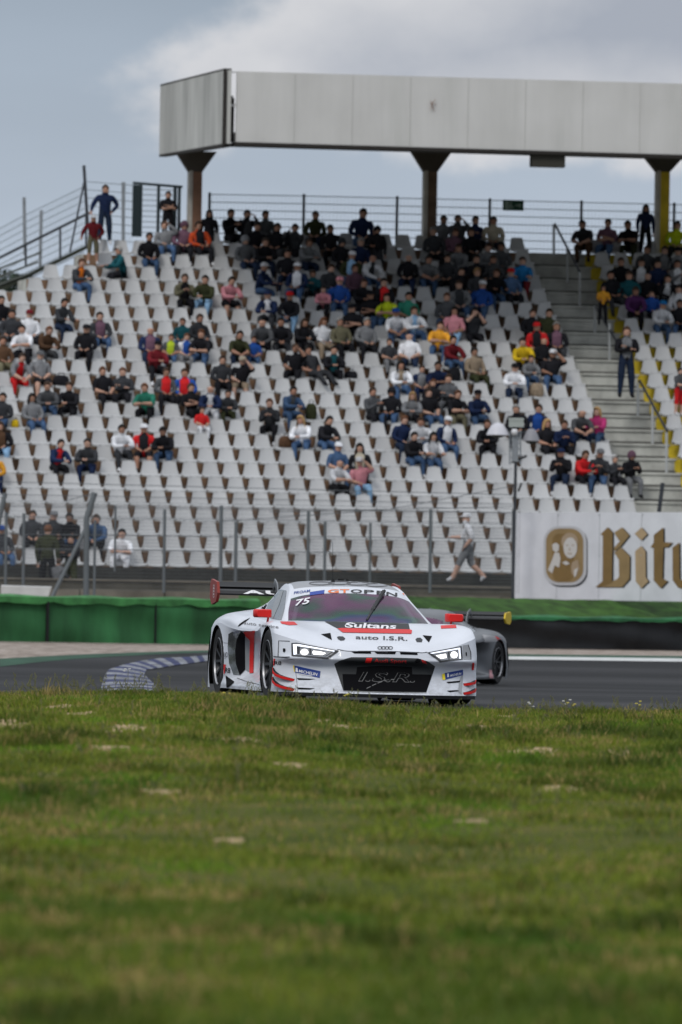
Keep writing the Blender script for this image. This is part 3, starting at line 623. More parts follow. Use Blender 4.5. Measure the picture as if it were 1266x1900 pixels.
# ------------------------------------------------------------------ people
SKIN, TOP, LEGS, SHOE, FORE, SHIN, FRONT = range(7)
def make_pose(kind):
    "joints of a figure facing -y; seated figures have the seat pan at z = 0, standing ones the ground at z = 0"
    J = {}; stand_ = kind in ('stand', 'stand_crossed', 'stand_hip', 'walk', 'stand_rail')
    lean = dict(lap=.06, forward=.5, crossed=-.02, phone=.22, shade=.05, back=-.16, knees=.42, side=.35, lie=-.45, photo=.1, stand=.03, stand_crossed=.0, stand_hip=.02, walk=.10, stand_rail=.1)[kind]
    base = Vector((0, .02, .93)) if stand_ else Vector((0, .05, .12))
    up = Vector((0, -math.sin(lean), math.cos(lean))); J['pelvis'] = base; J['belly'] = base+up*.17; J['chest'] = base+up*.36; J['neck'] = base+up*.52+Vector((0, -.01, 0))
    hl = lean*.35
    J['head0'] = J['neck']+Vector((0, -math.sin(hl)*.08-.01, .085)); J['head1'] = J['head0']+Vector((0, -math.sin(hl)*.1-.005, .125))
    sh = base+up*.47
    for s, n in ((-1, 'L'), (1, 'R')): J['sh'+n] = sh+Vector((s*.20, 0, -.025)); J['hip'+n] = base+Vector((s*.095, -.02, -.02))
    a = lambda s, dx, dy, dz: J['sh'+('L' if s < 0 else 'R')]+Vector((s*dx, dy, dz))
    for s, n in ((-1, 'L'), (1, 'R')):
        if kind in ('lap', 'back', 'lie'): el, ha = a(s, .07, -.05, -.27), a(s, -.08, -.27, -.32)
        elif kind in ('forward', 'knees'): el, ha = a(s, .05, -.20, -.24), a(s, -.14, -.38, -.22 if kind == 'knees' else -.32)
        elif kind in ('crossed', 'stand_crossed'): el, ha = a(s, .06, -.08, -.26), a(s, -.24, -.21, -.19+.03*s)
        elif kind == 'phone': el, ha = a(s, .03, -.10, -.26), a(s, -.13, -.31, -.12)
        elif kind == 'photo': el, ha = a(s, .07, -.22, -.08), a(s, -.10, -.26, .12)
        elif kind == 'shade': (el, ha) = (a(s, .12, -.18, .0), a(s, -.07, -.16, .20)) if s > 0 else (a(s, .06, -.06, -.27), a(s, -.08, -.28, -.30))
        elif kind == 'side': el, ha = a(s, .03, -.18, -.24), a(s, -.02, -.40, -.22)
        elif kind == 'stand': el, ha = a(s, .06, .02, -.29), a(s, .05, -.04, -.55)
        elif kind == 'stand_hip': (el, ha) = (a(s, .17, .05, -.24), a(s, .0, -.04, -.42)) if s > 0 else (a(s, .16, -.04, -.26), a(s, .22, -.22, -.42))
        elif kind == 'stand_rail': el, ha = a(s, .05, -.10, -.27), a(s, -.02, -.34, -.30)
        elif kind == 'walk': (el, ha) = (a(s, .05, .14, -.26), a(s, .02, -.03, -.46)) if s > 0 else (a(s, .05, -.12, -.27), a(s, .0, -.36, -.26))
        J['el'+n], J['ha'+n] = el, ha
        J['hb'+n] = ha+(ha-el).normalized()*.07
        h = J['hip'+n]
        if kind == 'walk':
            if s > 0: J['kn'+n], J['an'+n] = h+Vector((0, -.20, -.40)), h+Vector((0, -.36, -.80))
            else: J['kn'+n], J['an'+n] = h+Vector((0, .06, -.43)), h+Vector((0, .40, -.72))
        elif stand_: J['kn'+n], J['an'+n] = h+Vector((s*.03, -.03, -.42)), h+Vector((s*.05, .01, -.83))
        elif kind == 'side': J['kn'+n], J['an'+n] = h+Vector((s*.04, -.42, .0)), h+Vector((s*.02, -.40, -.42))
        elif kind == 'lie': J['kn'+n], J['an'+n] = h+Vector((s*.06, -.43, .06)), h+Vector((s*.05, -.72, -.20))
        else: J['kn'+n], J['an'+n] = h+Vector((s*.07, -.40, .03)), h+Vector((s*.05, -.40-(.06 if kind == 'back' else -.02), -.40))
        J['to'+n] = J['an'+n]+(Vector((0, -.10, -.13)) if (kind == 'walk' and s < 0) else Vector((s*.02, -.155, -.035)))
        J['he'+n] = J['an'+n]+Vector((0, .035, -.03))
    return J
BONES = [('pelvis', 'belly', .150, .148, TOP, .115, .12), ('belly', 'chest', .148, .165, TOP, .12, .12), ('chest', 'neck', .165, .062, TOP, .12, .06), ('neck', 'head0', .062, .078, SKIN, .06, .085), ('head0', 'head1', .078, .072, SKIN, .085, .08)]
def person_mesh(kind):
    J = make_pose(kind); names = list(J); idx = {n: i for i, n in enumerate(names)}
    E = [('pelvis', 'belly'), ('belly', 'chest'), ('chest', 'neck'), ('neck', 'head0'), ('head0', 'head1')]; RAD = dict(pelvis=(.19, .145), belly=(.185, .145), chest=(.205, .145), neck=(.062, .062), head0=(.091, .103), head1=(.088, .098))
    seg = [('pelvis', 'belly', TOP, .14), ('belly', 'chest', TOP, .14), ('chest', 'neck', TOP, .10), ('neck', 'head0', SKIN, .05), ('head0', 'head1', SKIN, .08)]
    for n in 'LR':
        E += [('chest', 'sh'+n), ('sh'+n, 'el'+n), ('el'+n, 'ha'+n), ('ha'+n, 'hb'+n), ('pelvis', 'hip'+n), ('hip'+n, 'kn'+n), ('kn'+n, 'an'+n), ('an'+n, 'to'+n), ('an'+n, 'he'+n)]
        RAD.update({'sh'+n: (.098, .10), 'el'+n: (.072, .072), 'ha'+n: (.036, .042), 'hb'+n: (.024, .040), 'hip'+n: (.13, .125), 'kn'+n: (.086, .088), 'an'+n: (.056, .058), 'to'+n: (.042, .032), 'he'+n: (.04, .04)})
        seg += [('chest', 'sh'+n, TOP, .08), ('sh'+n, 'el'+n, TOP, .06), ('el'+n, 'ha'+n, FORE, .045), ('ha'+n, 'hb'+n, SKIN, .035), ('hip'+n, 'kn'+n, LEGS, .09), ('kn'+n, 'an'+n, SHIN, .055), ('an'+n, 'to'+n, SHOE, .045), ('an'+n, 'he'+n, SHOE, .042)]
    me = bpy.data.meshes.new('sk'); me.from_pydata([tuple(J[n]) for n in names], [(idx[a], idx[b]) for a, b in E], [])
    o = bpy.data.objects.new('sk', me); COL.objects.link(o); md = o.modifiers.new('s', 'SKIN'); md.use_smooth_shade = True; md.branch_smoothing = .6
    sv = me.skin_vertices[0].data
    for n, i in idx.items(): sv[i].radius = RAD[n]; sv[i].use_root = (n == 'pelvis')
    sb = o.modifiers.new('u', 'SUBSURF'); sb.levels = 1; sb.render_levels = 1
    dg = bpy.context.evaluated_depsgraph_get(); dg.update(); ev = o.evaluated_get(dg); m2 = bpy.data.meshes.new_from_object(ev); bpy.data.objects.remove(o)
    B = MB(); B.v = [tuple(v.co) for v in m2.vertices]; B.f = [tuple(p.vertices) for p in m2.polygons]
    # regions by nearest bone
    co = np.array(B.v); cen = np.array([co[list(f)].mean(0) for f in B.f]); best = np.full(len(cen), 9.); lab = np.zeros(len(cen), int)
    for a, b, l, r in seg:
        A = np.array(J[a]); D = np.array(J[b])-A; t = np.clip(((cen-A)@D)/(D@D), 0, 1); d = np.linalg.norm(cen-(A+t[:, None]*D), axis=1)-r
        w = d < best; best[w] = d[w]; lab[w] = l
    neck = np.array(J['neck']); pel = np.array(J['pelvis'])
    lab[(lab == TOP) & (np.linalg.norm(cen-neck-np.array([0, 0, .05]), axis=1) < .07)] = SKIN
    low = (lab == TOP) & (((cen-pel)@(np.array(J['chest'])-pel)/np.linalg.norm(np.array(J['chest'])-pel)) < -.03); lab[low] = LEGS
    fr = (lab == TOP) & (np.abs(cen[:, 0]) < .062) & (cen[:, 1] < pel[1]-.06+(cen[:, 2]-pel[2])*0) & (cen[:, 2] > pel[2]+.06); lab[fr] = FRONT
    B.m = [int(x) for x in lab]
    # nose, ears, brows, mouth corner shading by form; fingers and thumb
    hc = (J['head0']+J['head1'])/2; B.tube([hc+Vector((0, -.075, .02)), hc+Vector((0, -.098, -.005)), hc+Vector((0, -.082, -.022))], .012, n=6, radii=[.007, .013, .010], mi=SKIN)
    for s in (-1, 1): B.tube([hc+Vector((s*.078, .005, .02)), hc+Vector((s*.086, .008, .0)), hc+Vector((s*.076, .0, -.025))], .012, n=6, mi=SKIN)
    for s, n in ((-1, 'L'), (1, 'R')):
        d = (J['hb'+n]-J['ha'+n]).normalized(); side = d.cross(Vector((0, 0, 1))); side = side.normalized() if side.length > .1 else Vector((1, 0, 0)); nr = side.cross(d)
        for k, ln in enumerate((.060, .070, .066, .052)):
            p = J['hb'+n]+side*(-.027+.018*k)+d*.012; B.tube([p, p+d*ln*.55-nr*.004, p+d*ln*.85-nr*.022, p+d*ln*.95-nr*.035], .008, n=6, radii=[.0095, .009, .0085, .006], mi=SKIN)
        p = J['ha'+n].lerp(J['hb'+n], .4)-side*s*.022; B.tube([p, p-side*s*.03+d*.025, p-side*s*.035+d*.055], .009, n=6, radii=[.011, .010, .007], mi=SKIN)
    out = B.mesh('person_'+kind, fix=False); out.polygons.foreach_set('use_smooth', [True]*len(out.polygons))
    return out, tuple(hc)
POSES = {}
def pose(kind):
    if kind not in POSES: POSES[kind] = person_mesh(kind)
    return POSES[kind]
def shell(name, fn, mi=0):
    me = fn().mesh(name, smooth=60); return me
def cap_mesh():
    b = MB(); n = 14; pr = [(.094, .012), (.096, .04), (.084, .078), (.055, .104), (.0, .113)]; b.lathe([(r, z) for r, z in pr], (0, .004, .0), axis='z', n=n)
    q = []
    for k in range(7): t = PI*(1.18+.64*k/6); q += [(.092*math.cos(t), .004+.092*math.sin(t), .022), (.085*math.cos(t), .004+.165*math.sin(t), .012)]
    q += [(x, y, z+.008) for x, y, z in q]
    b.add(q, [(2*k, 2*k+2, 2*k+3, 2*k+1) for k in range(6)]+[(14+2*k, 14+2*k+1, 14+2*k+3, 14+2*k+2) for k in range(6)]+[(2*k+1, 2*k+3, 17+2*k, 15+2*k) for k in range(6)])
    return b
def hair_mesh(L):
    b = MB(); vs, fs = [], []; nu, nv = 16, 9
    for j in range(nv+1):
        for i in range(nu):
            t = 2*PI*i/nu; front = max(0, -math.sin(t)); back = max(0, math.sin(t))
            ph = (j/nv)*(PI*.5+(.30 if front < .3 else -.62*front)+.35*back+(.1 if abs(math.cos(t)) > .5 else 0))
            r = .092+.004*math.sin(5*t+j)+(.006 if L else 0); p = [r*math.sin(ph)*math.cos(t), .006+r*1.06*math.sin(ph)*math.sin(t), r*1.13*math.cos(ph)+.004]
            if L and j > nv-3 and front < .55: p[2] -= (j-nv+3)*L*.42; p[0] *= 1.08+.04*(j-nv+3); p[1] += .01
            vs.append(p)
    for j in range(nv):
        for i in range(nu): fs.append((j*nu+i, j*nu+(i+1) % nu, (j+1)*nu+(i+1) % nu, (j+1)*nu+i))
    b.add(vs, fs); return b
def hood_mesh():
    b = MB(); b.v = []; vs, fs = [], []; nu, nv = 16, 9
    for j in range(nv+1):
        for i in range(nu):
            t = 2*PI*i/nu; front = max(0, -math.sin(t)); ph = (j/nv)*(PI*.86-1.02*front**.8); r = .108
            vs.append([r*math.sin(ph)*math.cos(t), .012+r*1.1*math.sin(ph)*math.sin(t), r*1.16*math.cos(ph)])
    for j in range(nv):
        for i in range(nu): fs.append((j*nu+i, j*nu+(i+1) % nu, (j+1)*nu+(i+1) % nu, (j+1)*nu+i))
    b.add(vs, fs); return b
def glasses_mesh():
    b = MB()
    for s in (-1, 1): b.box((s*.034, -.088, .022), (.05, .012, .03)); b.box((s*.076, -.04, .027), (.006, .09, .01))
    b.box((0, -.09, .03), (.02, .01, .008)); return b
HEADS = {}
def head_piece(kind):
    if kind not in HEADS: HEADS[kind] = (cap_mesh() if kind == 'cap' else hair_mesh(0) if kind == 'short' else hair_mesh(.16) if kind == 'long' else hood_mesh() if kind == 'hood' else glasses_mesh()).mesh(kind, smooth=60)
    return HEADS[kind]
CL = dict(black=(.015, .015, .018), charcoal=(.038, .040, .045), navy=(.015, .025, .065), blue=(.02, .07, .28), denim=(.055, .10, .19), darkjeans=(.018, .028, .055), grey=(.17, .175, .185), darkgrey=(.075, .078, .084), white=(.62, .63, .66), cream=(.42, .38, .30), beige=(.27, .21, .15), khaki=(.15, .14, .09), olive=(.04, .045, .022),
          teal=(.012, .07, .085), green=(.03, .19, .13), red=(.50, .02, .022), maroon=(.13, .015, .02), orange=(.62, .16, .02), rust=(.42, .06, .02), yellow=(.62, .42, .02), hivis=(.42, .50, .02), pink=(.60, .25, .29), hotpink=(.52, .05, .19), purple=(.09, .03, .11), brown=(.09, .05, .03), lime=(.35, .45, .03), lightblue=(.25, .42, .62), mauve=(.13, .07, .10), sky=(.02, .16, .38), amber=(.66, .31, .035))
HAIRC = dict(dark=(.012, .010, .009), brown=(.045, .025, .015), blond=(.34, .21, .09), ginger=(.11, .045, .02), greyhair=(.30, .29, .28), bald=(.40, .22, .16))
SKINC = [(.42, .24, .17), (.36, .19, .13), (.46, .28, .21), (.28, .15, .10)]
def cmat(c, kind='cloth'):
    n = kind+'_'+c
    if n in MATS: return MATS[n]
    col = HAIRC[c] if kind == 'hair' else CL[c]
    return mat(n, col, .9 if kind == 'cloth' else .6, spec=.06 if kind == 'cloth' else .2, var=.3 if kind == 'cloth' else .2, vscale=9, bump=.25 if kind == 'cloth' else 0, bscale=22, rnd=.28 if kind == 'cloth' else .3)
for k, c in enumerate(SKINC): mat('skin_%d' % k, c, .55, rnd=.15)
mat('lens', (.01, .01, .012), .2)
# px, py of the head in the photo; pose; top; legs; head piece; sleeves(l/s); extra: front colour, scale, label override
# head piece: 'cap:white', 'short:dark', 'long:blond', 'hood:grey', 'bald'
PEOPLE = '''
147 490 knees charcoal denim short:ginger l front=orange
232 470 side teal black short:greyhair l turn=50 glasses
275 430 lap black denim short:dark l
313 424 shade grey denim short:brown l
335 407 lap mauve black hood:mauve l
373 407 lap rust black short:brown l front=black
428 384 phone black black short:dark l
457 389 photo black darkgrey short:dark l front=darkgrey
495 395 lap darkgrey charcoal short:dark l
514 411 lap black darkgrey short:dark l
461 451 lap darkgrey darkjeans hood:grey l
489 455 knees black darkjeans short:brown l
532 460 lap black darkjeans short:dark l
585 408 lap olive darkjeans short:dark l
568 456 knees grey darkjeans short:brown l
617 432 lap black black short:dark l
343 523 phone khaki black short:brown l front=black
384 520 knees olive lightblue short:dark l
424 523 knees pink black short:dark l shorts
482 499 side navy denim cap:white l turn=-40
552 492 lap navy denim cap:white l front=white
587 520 phone teal black short:brown l scale=.8
503 548 knees navy charcoal cap:navy l front=white
542 553 forward black lightblue cap:red l
603 540 knees pink black short:dark l scale=.75
341 602 lap teal denim short:brown l scale=.85
367 592 lap charcoal black short:brown l
376 617 knees black denim short:ginger s
490 595 forward darkgrey black bald l
526 597 forward black charcoal short:dark l
561 595 knees black black long:brown l
597 605 lap white beige long:ginger l
449 626 forward olive darkjeans short:dark s
462 633 lap blue denim short:brown s scale=.78
669 391 lap navy denim short:dark l scale=1.12
661 439 lap navy black short:greyhair l
698 439 knees black charcoal short:greyhair l
652 480 lap olive denim cap:white l front=lightblue
682 479 forward white denim bald l front=charcoal
629 529 lap blue denim cap:pink l
671 530 knees black black short:brown l
690 556 crossed black denim cap:black s
722 552 knees hivis denim long:dark s
755 551 lap green black short:dark s
761 482 lap black navy bald l
788 484 forward grey denim short:dark s
713 531 lap black black short:dark l front=red
657 574 crossed black black cap:black s glasses
739 576 forward white denim cap:blue s
767 579 knees white denim short:brown l front=lightblue
635 600 lap khaki black short:greyhair l
677 600 lap grey black short:greyhair l
815 605 knees amber denim short:brown s
841 582 lap pink lightblue long:dark s
877 582 photo charcoal black long:dark s
855 536 lap grey denim short:brown l front=charcoal
890 528 back blue denim cap:white l glasses
822 397 lap grey black short:dark l
855 405 photo darkgrey black short:brown l
889 398 crossed navy black short:dark l
907 420 lap cream darkjeans short:dark l
808 430 lap charcoal black short:greyhair l
843 428 lap mauve olive short:brown l
875 430 lap black black short:dark l
858 458 forward grey navy short:brown l
891 475 lap black black short:dark l
883 505 lap charcoal black short:blond l
913 478 lap darkgrey darkjeans short:brown l
945 502 lap denim black cap:red l
973 493 side sky maroon short:brown s turn=30
1091 412 forward charcoal brown short:dark s
1125 413 crossed mauve denim short:dark s
1173 406 knees black olive short:dark s
1253 429 lap hivis black short:dark l
1230 456 lap charcoal black short:dark l front=grey
1154 492 lap black black short:brown l
1188 495 lap black black short:dark l front=white
1222 496 lap navy black short:dark l
1257 499 phone grey black short:dark l front=white
1166 518 lap teal black short:brown l
1201 522 lap black black bald l
1237 519 forward black charcoal short:dark l front=white
1180 550 forward purple black short:brown l
1211 549 lap blue black short:dark l scale=.85
1225 561 knees white denim cap:sky l
1263 568 lap black denim short:dark l
988 591 lap black black short:brown l
1011 586 lap olive black short:brown l
998 608 lap red black cap:red l front=black
1034 609 lap black charcoal short:greyhair l front=mauve
975 628 knees yellow black short:dark l
1007 636 lap black black bald l
1023 655 shade black denim cap:white s
956 676 knees white darkjeans cap:black l
985 673 knees grey denim short:brown l scale=.85
964 762 lap black black short:greyhair l
994 757 lap navy darkjeans short:brown l front=blue
1017 791 lap black black long:blond s
1045 783 phone navy black short:brown l
1078 765 forward darkgrey darkjeans bald s
1115 765 side hotpink denim long:blond l turn=25
1047 835 phone black darkjeans cap:navy l
1080 844 knees red black short:brown l
1112 842 phone charcoal denim cap:grey l
1161 841 phone black grey hood:mauve l scale=.95
1147 850 phone charcoal black short:greyhair l scale=.8
910 785 knees black black short:brown l
622 653 knees black black short:dark l front=teal
722 643 lap charcoal grey short:brown s scale=.8
762 630 lap white darkjeans bald s
744 683 knees white denim long:dark l front=beige
780 696 lap navy navy short:brown s scale=.85 front=grey
801 712 lap black black short:ginger l scale=.85
816 679 knees navy black short:dark s
830 712 crossed darkgrey darkgrey short:brown l
838 636 forward maroon denim short:dark l
882 650 lap beige olive short:dark l
691 733 phone darkgrey black short:brown l
726 731 lap black denim hood:black l
766 738 knees grey black long:blond l scale=.9
798 729 lap black denim short:brown s
845 731 knees black khaki short:ginger s
887 736 knees navy denim cap:black l
744 776 lap navy darkjeans short:ginger l
785 780 knees white denim short:brown l
826 782 lap navy denim cap:white l front=white glasses
766 807 knees black denim short:dark l
801 815 side white denim long:dark s turn=-25
626 832 lap denim denim cap:white s
623 855 knees white black bald s
669 839 lap black black long:dark l front=cream
670 862 shade pink lightblue cap:white s
601 787 knees black denim short:dark l
316 634 lap darkgrey denim short:brown s scale=.78 front=lime
347 632 lap white grey short:ginger s scale=.82 front=blue
306 693 lap darkgrey black short:brown l front=red
344 695 lap blue black short:brown l front=red
411 674 lap charcoal black short:brown l
446 673 shade black beige cap:cream s shorts
361 731 crossed black black short:brown s
374 756 lap red white short:brown s scale=.7
391 721 knees navy white bald l front=white
421 738 knees charcoal olive short:dark l scale=.85
503 741 phone charcoal black short:ginger l
538 735 knees denim denim short:dark l front=darkgrey
545 654 shade black black short:brown s
581 660 lie charcoal charcoal short:dark s
568 788 knees white denim long:blond l
310 806 knees black denim short:dark l glasses
59 617 knees white black short:dark s
53 586 lap white black cap:maroon l
76 622 knees brown darkgrey short:ginger l
112 568 side charcoal darkjeans short:dark l turn=-30
159 604 lap black black cap:black l
187 590 lap charcoal denim short:brown l front=mauve
278 613 lap navy darkjeans bald l front=mauve
289 641 knees maroon black cap:black l
32 665 forward grey red short:brown s front=red
73 669 back grey black cap:grey s shorts
92 718 knees darkgrey denim short:brown l
133 718 knees black black short:brown l
62 744 lap grey denim long:dark l
194 692 lap black black short:ginger s
229 688 crossed charcoal black short:ginger l
277 721 knees green black short:ginger s
2 738 lap charcoal denim short:dark l
5 792 lap black lightblue long:brown l front=brown
104 816 knees navy black short:dark l front=red
166 817 knees charcoal navy short:dark l
226 793 knees white charcoal short:dark l
268 797 lap red black cap:white s shorts front=black
4 560 lap black grey short:dark l
22 592 lap charcoal grey short:dark l
5 640 lap brown khaki short:brown l
5 974 lap charcoal denim cap:blue l
57 960 lap charcoal black short:brown l
97 953 lap charcoal black cap:grey l
135 959 side black denim short:dark l turn=20
181 959 forward denim black short:brown l
-9 840 lap amber navy short:brown l
224 989 knees white white short:dark s
832 470 lap charcoal black short:dark l
905 452 knees grey black short:brown l
866 496 lap black black short:dark l
926 448 lap darkgrey charcoal short:dark l
640 440 lap black black hood:charcoal l
606 486 lap charcoal denim short:brown l
473 428 lap black black short:dark l
545 432 photo charcoal black short:dark l
660 505 lap mauve black short:brown l
915 512 side black denim short:brown l
1140 505 lap black charcoal short:dark l
1212 470 lap charcoal black short:brown l
1244 470 lap grey black cap:black l
1262 530 lap white black short:dark l
828 545 lap darkgrey denim short:ginger l
'''
def parse():
    out = []
    for ln in PEOPLE.strip().splitlines():
        a = ln.split(); d = dict(px=float(a[0]), py=float(a[1]), pose=a[2], top=a[3], legs=a[4], head=a[5], sl=a[6], front=None, scale=1., turn=0, shorts=False, glasses=False, stand=None)
        for x in a[7:]:
            if '=' in x: k, v = x.split('='); d[k] = float(v) if k in ('scale', 'turn') else v
            else: d[x] = True
        out.append(d)
    return out
CN = dict(darkjeans='dark jeans', denim='blue jeans', darkgrey='dark grey', hivis='bright yellow', hotpink='hot pink', lightblue='pale blue', sky='light blue', charcoal='charcoal', mauve='dusky purple')
def cn(c, leg=False):
    if leg: return CN.get(c, c)+('' if 'jeans' in CN.get(c, c) else ' trousers')
    return {'denim': 'denim blue'}.get(c, CN.get(c, c))
NPER = [0]
def person(loc, rz, d, standing=False):
    me, hc = pose(d['pose']); root = bpy.data.objects.new('person', me); COL.objects.link(root); root.location = loc; root.rotation_euler = (0, 0, rz); s = d['scale']
    root.scale = (s*random.uniform(.97, 1.05), s, s*random.uniform(.98, 1.02))
    NPER[0] += 1; sk = 'skin_%d' % random.choice((0, 0, 1, 2, 3) if d['head'] != 'short:ginger' else (0, 2))
    if not me.materials:
        for _ in range(7): me.materials.append(MATS['skin_0'])
    M = [MATS[sk], cmat(d['top']), cmat(d['legs']), cmat('white' if random.random() < .4 else 'black'), MATS[sk] if d['sl'] == 's' else cmat(d['top']), MATS[sk] if d['shorts'] else cmat(d['legs']), cmat(d['front'] or d['top'])]
    for sl, m in zip(root.material_slots, M): sl.link = 'OBJECT'; sl.material = m
    hd = d['head'].split(':'); nm = {'cap': 'cap', 'short': 'hair', 'long': 'hair', 'hood': 'hood'}
    def child(kind, name, m):
        h = bpy.data.objects.new(name, head_piece(kind)); COL.objects.link(h); h.parent = root; h.location = hc; h.scale = (1.1, 1.1, 1.1)
        if not h.data.materials: h.data.materials.append(m)
        h.material_slots[0].link = 'OBJECT'; h.material_slots[0].material = m
        return h
    if hd[0] != 'bald': child(hd[0], nm[hd[0]], cmat(hd[1], 'hair' if hd[0] in ('short', 'long') else 'cloth'))
    if d['glasses']: child('glasses', 'sunglasses', MATS['lens'])
    return root
def what(d):
    h = d['head'].split(':')
    hp = {'cap': cn(h[-1])+' cap', 'long': 'long '+{'dark': 'dark', 'brown': 'brown', 'blond': 'blond', 'ginger': 'ginger'}.get(h[-1], '')+' hair', 'hood': 'hood up', 'bald': 'bald head', 'short': {'greyhair': 'grey hair', 'ginger': 'reddish hair', 'dark': 'dark hair', 'brown': 'brown hair', 'blond': 'blond hair'}.get(h[-1], '')}[h[0]]
    t = cn(d['top'])+(' top' if d['sl'] == 's' else ' jacket' if d['front'] else ' sweater')
    if d['front'] and d['front'] != d['top']: t += ' open over '+cn(d['front'])
    return ('child' if d['scale'] < .87 else 'person'), t, hp
def crowd():
    L_ = parse(); hz = {}
    for d in L_:
        me, hc = pose(d['pose']); s = d['scale']; best = None
        for i in range(NR):
            lo = st(t_at(d['px'], RD*i-.15, pan(i)+.7), RD*i+hc[1]*s, pan(i)+hc[2]*s); y = PX(lo)[1]
            if best is None or abs(y-d['py']) < best[0]: best = (abs(y-d['py']), i)
        d['row'] = best[1]; i = best[1]; d['t'] = t_at(d['px'], RD*i+hc[1], pan(i)+hc[2])
    rows = {}
    for d in L_: rows.setdefault(d['row'], []).append(d)
    for r in rows.values():
        r.sort(key=lambda d: d['t'])
        for _ in range(12):
            for a, b in zip(r, r[1:]):
                g = .47*(a['scale']+b['scale'])/2-(b['t']-a['t'])
                if g > 0: a['t'] -= g*.5; b['t'] += g*.5
    used = set()
    for i, r in rows.items():
        for k, d in enumerate(r):
            w, t, hp = what(d); cands = []
            def near(j):
                if 0 <= j < len(r):
                    return what(r[j])[1].split(' open')[0].replace(' sweater', '').replace(' jacket', '').replace(' top', '')
            row = ORD[i+1]+' row'
            blk = ' right of the stairs' if d['t'] > AISLE_R-.2 else ''
            cands.append('%s in %s, %s%s' % (w, t, row, blk))
            cands.append('%s in %s, %s, %s%s' % (w, t, hp, row, blk))
            n1, n2 = near(k-1), near(k+1)
            if n1: cands.append('%s in %s, %s, %s, right of someone in %s' % (w, t, hp, row, n1))
            if n2: cands.append('%s in %s, %s, %s, left of someone in %s' % (w, t, hp, row, n2))
            cands.append('%s in %s, %s, %s, %s' % (w, t, hp, row, cn(d['legs'], True)))
            lab = next((c for c in cands[1:] if c not in used and len(c.split()) <= 16), None) or next((c for c in cands if c not in used), cands[0])
            used.add(lab); o = person(st(d['t'], RD*i-.02, pan(i)+.01), ALPHA+math.radians(-d['turn']+random.uniform(-26, 26)), d); o.rotation_euler.x = random.uniform(-.06, .10); o.rotation_euler.y = random.uniform(-.09, .09)
            tag(o, lab, 'person', 'spectators in the grandstand')
crowd()
def standing(px, hy, fy, b, d, label, dist=None, rz=0.0, z=None):
    "a standing figure whose head shows at hy and feet at fy"
    D = dist or PX(st(t_at(px, b, 5), b, 5))[2]; f_ = W(px, fy, D); h = W(px, hy, D)[2]
    me, hc = pose(d['pose']); d['scale'] = (h-f_[2])/hc[2]
    o = person(Vector(f_), ALPHA+rz, d); s = d['scale']; o.scale = (s, s, s); tag(o, label, 'person', 'people standing about the grandstand'); return o
def D_(**k): d = dict(pose='stand', top='black', legs='black', head='short:dark', sl='l', front=None, scale=1., turn=0, shorts=False, glasses=False); d.update(k); return d
standing(194, 350, 455, RD*22, D_(pose='stand_hip', top='navy', legs='darkjeans', head='short:brown'), 'person in navy sweater and jeans standing by the fence, hand on hip')
standing(172, 405, 492, RD*20.5, D_(pose='stand_hip', top='maroon', legs='khaki', head='cap:white', shorts=True), 'person in dusty red sweater, shorts and white cap standing below the handrail')
standing(311, 361, 452, RD*23.2, D_(pose='stand_crossed', sl='s'), 'person in black t-shirt with folded arms standing in the gate')
standing(387, 396, 490, RD*23.4, D_(pose='stand', head='long:dark'), 'person with long dark hair in black standing behind the top row')
standing(699, 426, 520, RD*21.6, D_(pose='stand', head='hood:black', legs='charcoal'), 'person in black hooded coat standing in the upper rows', )
standing(1197, 386, 478, RD*23.2, D_(pose='stand', top='navy', head='long:dark'), 'person in navy standing beside the yellow column')
standing(1118, 534, 604, RD*16.4, D_(pose='stand_rail', top='amber', legs='black', head='long:dark'), 'child in orange yellow shirt standing at the stair handrail')
standing(1161, 614, 740, RD*10.4, D_(pose='stand_crossed', top='black', legs='darkjeans', head='short:brown', front='grey'), 'person in black and white track jacket standing on the concrete stairs')
standing(1259, 688, 772, RD*9.4, D_(pose='stand_rail', top='darkgrey', legs='red', head='short:dark', shorts=True, sl='s'), 'person in grey top and red shorts bending at the right edge', rz=.6)
standing(868, 960, 1083, -1.6, D_(pose='walk', top='white', legs='grey', head='cap:white', sl='s', shorts=True), 'person in white t-shirt, shorts and white cap walking along the walkway', rz=1.35-PI).material_slots[3].material = cmat('white')
standing(87, 982, 1105, -2.2, D_(pose='stand', top='olive', legs='black', head='short:ginger'), 'person in olive jacket standing with back to the fence at lower left', rz=2.7)
standing(106, 1042, 1130, -2.6, D_(pose='stand_rail', top='grey', legs='charcoal', head='short:brown'), 'small child in grey shirt behind the green tyre wall', rz=2.4)
standing(130, 1000, 1112, -1.9, D_(pose='stand_crossed', top='black', legs='olive', head='short:dark'), 'person in black beside the small child behind the green wall', rz=-.7)
